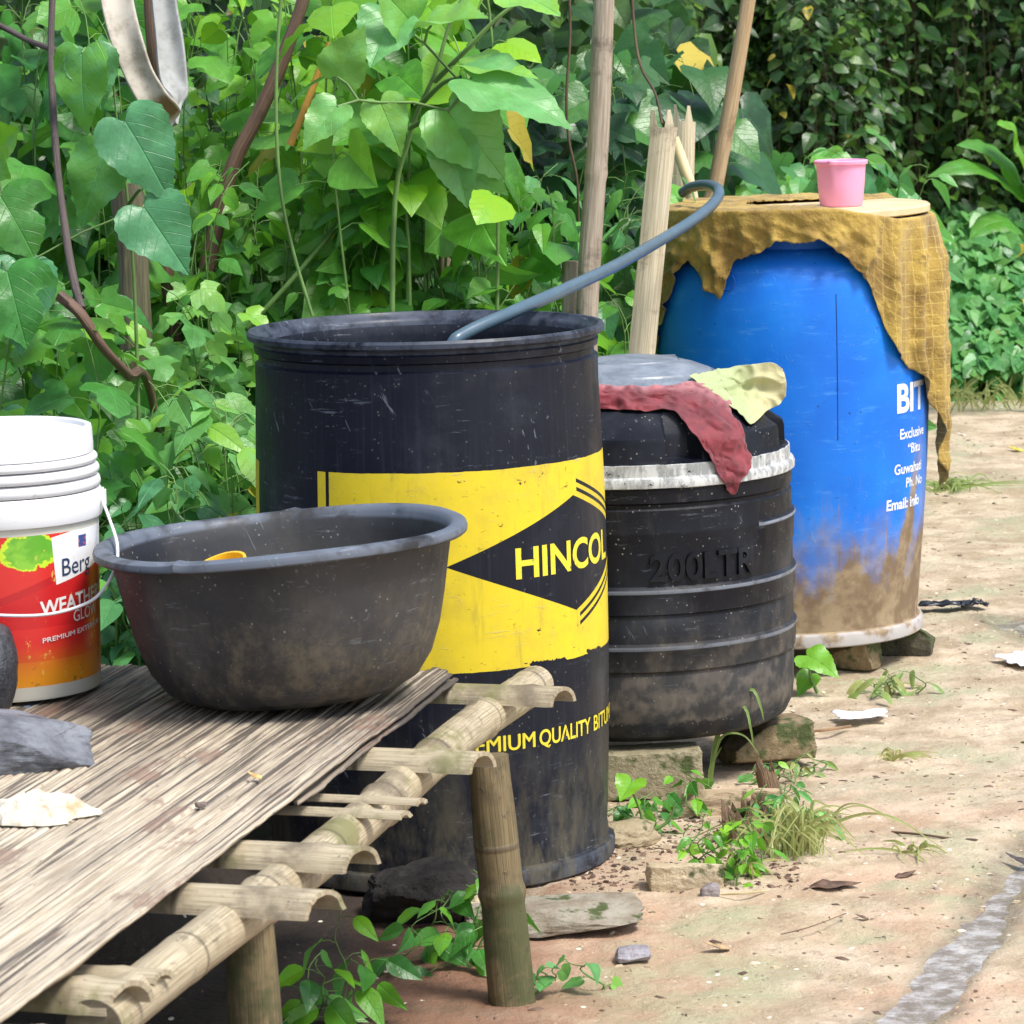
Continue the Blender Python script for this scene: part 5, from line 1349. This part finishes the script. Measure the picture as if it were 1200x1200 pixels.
pole('tree_stump', 'thick mossy dead post behind the drooping sapling leaves', 'post', [gp(160, 620, 6.7, -.03), P(158, 360, 6.7), P(150, 240, 6.7), P(148, 215, 6.7)], .034, mossb, bambo=False, n=40, taper=.15, wob=.25)
pole('bare_tree', 'slim dark brown stem just right of the mossy post', 'tree', [gp(205, 620, 7.05, -.03), P(205, 420, 7.05), P(196, 320, 7.05), P(190, 150, 7.05), P(178, 40, 7.0), P(172, -80, 7.0)], .015, brn, bambo=False, n=60)
pole('vine', 'thin green vine hanging from the top to the rim of the open drum', 'vine', [P(333, -40, 6.5), P(325, 60, 6.5), P(324, 150, 6.5), P(330, 230, 6.5), P(345, 300, 6.5), P(366, 370, 6.5)], .0035, stemG, bambo=False, seg=8)
pole('vine', 'diagonal green stem crossing behind the drum at the left', 'vine', [P(290, 385, 6.9), P(340, 330, 6.9), P(390, 270, 6.95), P(440, 200, 7.0)], .0055, stemG, bambo=False, seg=8)
pole('vine', 'wavy thin vine dangling left of the tall bamboo pole', 'vine', [P(666, -40, 7.1), P(668, 40, 7.1), P(664, 110, 7.1), P(666, 160, 7.1), P(676, 210, 7.1), P(678, 260, 7.1)], .003, stemB, bambo=False, seg=8)
pole('vine', 'thin vine hanging onto the forked bamboo stake', 'vine', [P(738, -40, 7.2), P(744, 40, 7.2), P(752, 80, 7.15), P(768, 110, 7.1), P(776, 145, 7.05)], .003, stemB, bambo=False, seg=8)

# hanging white strap
def strip2(name, le, ri, depth, mat, parent, inv_, th=.006, bulge=.012, n=50):
    A = catmull([P(a, b, depth[i]) for i, (a, b) in enumerate(le)], n); B = catmull([P(a, b, depth[i]) for i, (a, b) in enumerate(ri)], n)
    V = []; uv = []; m_ = 12
    for i in range(n + 1):
        for j in range(m_ + 1):
            q = j / m_; p = A[i].lerp(B[i], q) + Vector((0, bulge * math.sin(PI * q), 0)) + Vector((0, .003 * noise.noise(Vector((i * .15, q * 2, 0))), 0))
            V.append(inv_ @ p); uv.append((q, i / n))
    F = [(i * (m_ + 1) + j, i * (m_ + 1) + j + 1, (i + 1) * (m_ + 1) + j + 1, (i + 1) * (m_ + 1) + j) for i in range(n) for j in range(m_)]
    o = link(name, mesh(name, V, F, uv=uv), mat, parent); s = o.modifiers.new('s', 'SOLIDIFY'); s.thickness = th; s.offset = 0
    b_ = o.modifiers.new('b', 'BEVEL'); b_.width = .001
    return o
sb = P(170, -10, 6.5)
st = empty('hanging_strap', tuple(sb), label='wide dirty white plastic strap hanging in a loop from the branches', cat='strap')
iv = Matrix.Translation(sb).inverted()
M = Mat('dirty white strap'); u, v, _ = M.sep(M.uv); nn = M.noise(M.obj, 30, 5, .7)
c = M.mix(nn.ss(.4, .7), (.48, .44, .37), (.30, .26, .20))
c = M.mix((v + (nn - .5) * .2).ss(.62, .74) * (v + (nn - .5) * .1).ss(.98, .88) * u.ss(0, .2) * u.ss(1, .9), c, (.20, .12, .05))
M.set('Base Color', c).set('Roughness', .75).bump(nn, .3, .002); strapM = M.m
M = Mat('grey white strap'); nn = M.noise(M.obj, 30, 5, .7)
M.set('Base Color', M.mix(nn.ss(.4, .7), (.36, .37, .36), (.24, .25, .23))).set('Roughness', .75); strapG = M.m
strip2('front_band', [(112, -50), (118, 0), (130, 50), (147, 92), (163, 122), (175, 145), (195, 152)], [(150, -50), (156, 0), (166, 42), (178, 80), (195, 108), (208, 122), (212, 130)], [6.5, 6.45, 6.42, 6.42, 6.42, 6.43, 6.45], strapM, st, iv)
strip2('back_band', [(175, -50), (178, 0), (182, 40), (185, 75), (190, 100), (203, 118), (197, 150)], [(203, -50), (206, 0), (214, 45), (219, 90), (220, 110), (212, 122), (207, 145)], [6.6, 6.58, 6.56, 6.54, 6.52, 6.5, 6.46], strapG, st, iv)

# =================================================================== litter on the path
def dryleaf(px, py, size, rz, label, col=(.13, .075, .05), curl=.5, z=-.004, d2=None, name='dry_leaf'):
    tv, tf, tu = template(OVATE[0], OVATE[1], -curl, .5, .08, rz)
    p = G(px, py, z)
    V = [Vector((a[0] * size, (a[1] - .5) * size, a[2] * size * .6 + size * .06)) for a in tv]
    me = mesh(name, V, [tuple(f) for f in tf]); o = link(name, me, simple('dry leaf ' + str(px), col, .7, .4, 60, .6, 200), label=label, cat='leaf')
    o.location = p; o.rotation_euler = (random.uniform(-.2, .2), 0, rz); s = o.modifiers.new('s', 'SOLIDIFY'); s.thickness = .001
    return o
dryleaf(978, 1046, .085, -1.5, 'large curled dark brown leaf on the open path', curl=.3)
dryleaf(1061, 1030, .04, -1.1, 'small dark curled leaf near the thin twig')
dryleaf(840, 1114, .04, 1.4, 'little tan dry leaf on the reddish soil', (.35, .24, .13))
dryleaf(1098, 1044, .025, .8, 'pale shell like leaf bit near the water trickle', (.4, .32, .24))
dryleaf(1010, 1077, .022, 1.5, 'tiny brown leaf sliver below the large curled leaf', (.14, .09, .06))
dryleaf(1194, 1014, .05, 1.3, 'dark folded leaf at the right edge by the water trickle', (.05, .04, .045))
dryleaf(298, 912, .022, 1.0, 'small yellowish dry leaf on the bamboo sheet', (.55, .36, .14), z=ZBD + .003)
dryleaf(1128, 512, .04, 1.3, 'pale pinkish leaf scrap on the far path', (.7, .55, .5))
dryleaf(1190, 530, .06, .6, 'yellow leaf lying far down the path at the right edge', (.5, .42, .08))
def twig(pts, r, label, col=(.13, .08, .05)):
    tube('twig', catmull([G(a, b, .005 + r + (.006 if i == 1 else 0)) for i, (a, b) in enumerate(pts)], 20), r, simple('twig bark' + str(pts[0][0]), col, .8), seg=6, label=label, cat='twig')
twig([(1045, 975), (1080, 978), (1130, 985)], .0022, 'dark thin twig lying on the path')
twig([(915, 1095), (950, 1086), (992, 1070)], .0009, 'hair thin twig on the reddish soil')
twig([(945, 858), (970, 855), (997, 851)], .003, 'short brown twig beside the moss stained stone', (.25, .15, .08))
twig([(845, 1048), (870, 1047), (897, 1044)], .002, 'pale straw beside the sandy brick piece', (.55, .45, .25))
def paper(px, py, w_, h_, rz, label, mat, seed, z=.008, hump=.008):
    V = []; F = []; n_ = 16
    for j in range(n_ + 1):
        for i in range(n_ + 1):
            x_ = (i / n_ - .5); y_ = (j / n_ - .5); k_ = 1 + .5 * noise.noise(Vector((math.atan2(y_, x_) * 1.2, seed, 0)))
            V.append((x_ * w_ * k_, y_ * h_ * k_, hump * (.6 + noise.noise(Vector((x_ * 4, y_ * 4, seed)))) + .002))
    F = [(j * (n_ + 1) + i, j * (n_ + 1) + i + 1, (j + 1) * (n_ + 1) + i + 1, (j + 1) * (n_ + 1) + i) for j in range(n_) for i in range(n_)]
    o = link('litter', mesh('litter', V, F), mat, label=label, cat='litter'); o.location = G(px, py, z); o.rotation_euler = (0, 0, rz)
    s = o.modifiers.new('s', 'SOLIDIFY'); s.thickness = .001
white = simple('white paper', (.82, .82, .84), .6, .04); blackp = simple('black polythene', (.015, .017, .025), .3, .3)
paper(1008, 841, .095, .07, .1, 'white paper scrap lying on the path before the blue drum', white, 1)
paper(1205, 775, .11, .15, .3, 'white paper sheet at the right edge of the path', white, 2)
paper(1106, 712, .10, .06, .05, 'black plastic scrap flattened on the path right of the blue drum', blackp, 3, hump=.014)
paper(1140, 711, .06, .05, .5, 'smaller black plastic scrap right beside the flattened one', blackp, 6, hump=.014)
# crumbs, bark chips and small gravel: uncountable
def chips(name, label, n, region, smin, smax, mat, seed, flat=.45):
    rs = np.random.default_rng(seed); V = []; F = []
    base = [(-1, -.6, 0), (1, -.7, 0), (.8, .7, 0), (-.8, .8, 0), (-.5, -.3, 1), (.6, -.4, .9), (.5, .4, 1), (-.5, .5, .8)]
    fc = [(3, 2, 1, 0), (4, 5, 6, 7), (0, 1, 5, 4), (1, 2, 6, 5), (2, 3, 7, 6), (3, 0, 4, 7)]
    k = 0
    while k < n:
        x_, y_ = rs.uniform(*region[:2]), rs.uniform(*region[2:])
        if noise.noise(Vector((x_ * 2.5, y_ * 2.5, seed))) < rs.uniform(-.5, .4): continue
        s = smin + (smax - smin) * rs.random() ** 3; a = rs.uniform(0, 6.28); asp = rs.uniform(.3, 1); o_ = len(V); hh_ = hgt(x_, y_)
        for (p, q, r_) in base:
            p = p * s * (1 + rs.uniform(-.3, .3)); q = q * s * asp; V.append((x_ + p * math.cos(a) - q * math.sin(a), y_ + p * math.sin(a) + q * math.cos(a), hh_ + r_ * s * flat - s * .08))
        F += [tuple(o_ + i for i in f) for f in fc]; k += 1
    link(name, fast_quads(name, V, F), mat, label=label, kind='stuff').data.shade_flat()
chips('gravel', 'scattered crumbs of soil and tiny stones on the path', 4500, (.05, 2.2, 4.6, 11.5), .0015, .009, sand, 1)
chips('leaf_litter', 'scattered dark bark and leaf crumbs on the path', 2600, (-.1, 2.2, 4.6, 11.8), .002, .013, simple('bark crumbs', (.12, .075, .05), .8, .5), 2, .2)
chips('rubble', 'pale crumbs and splinters strewn on the soil', 700, (.1, 2.2, 4.8, 9), .002, .010, simple('pale crumbs', (.60, .50, .38), .8, .3), 3, .25)
chips('soil_debris', 'dense bark and soil crumbs between the drum and the tank', 1800, (.08, .46, 5.4, 6.05), .001, .008, simple('brown debris', (.13, .08, .055), .85, .6, 40), 4, .5)
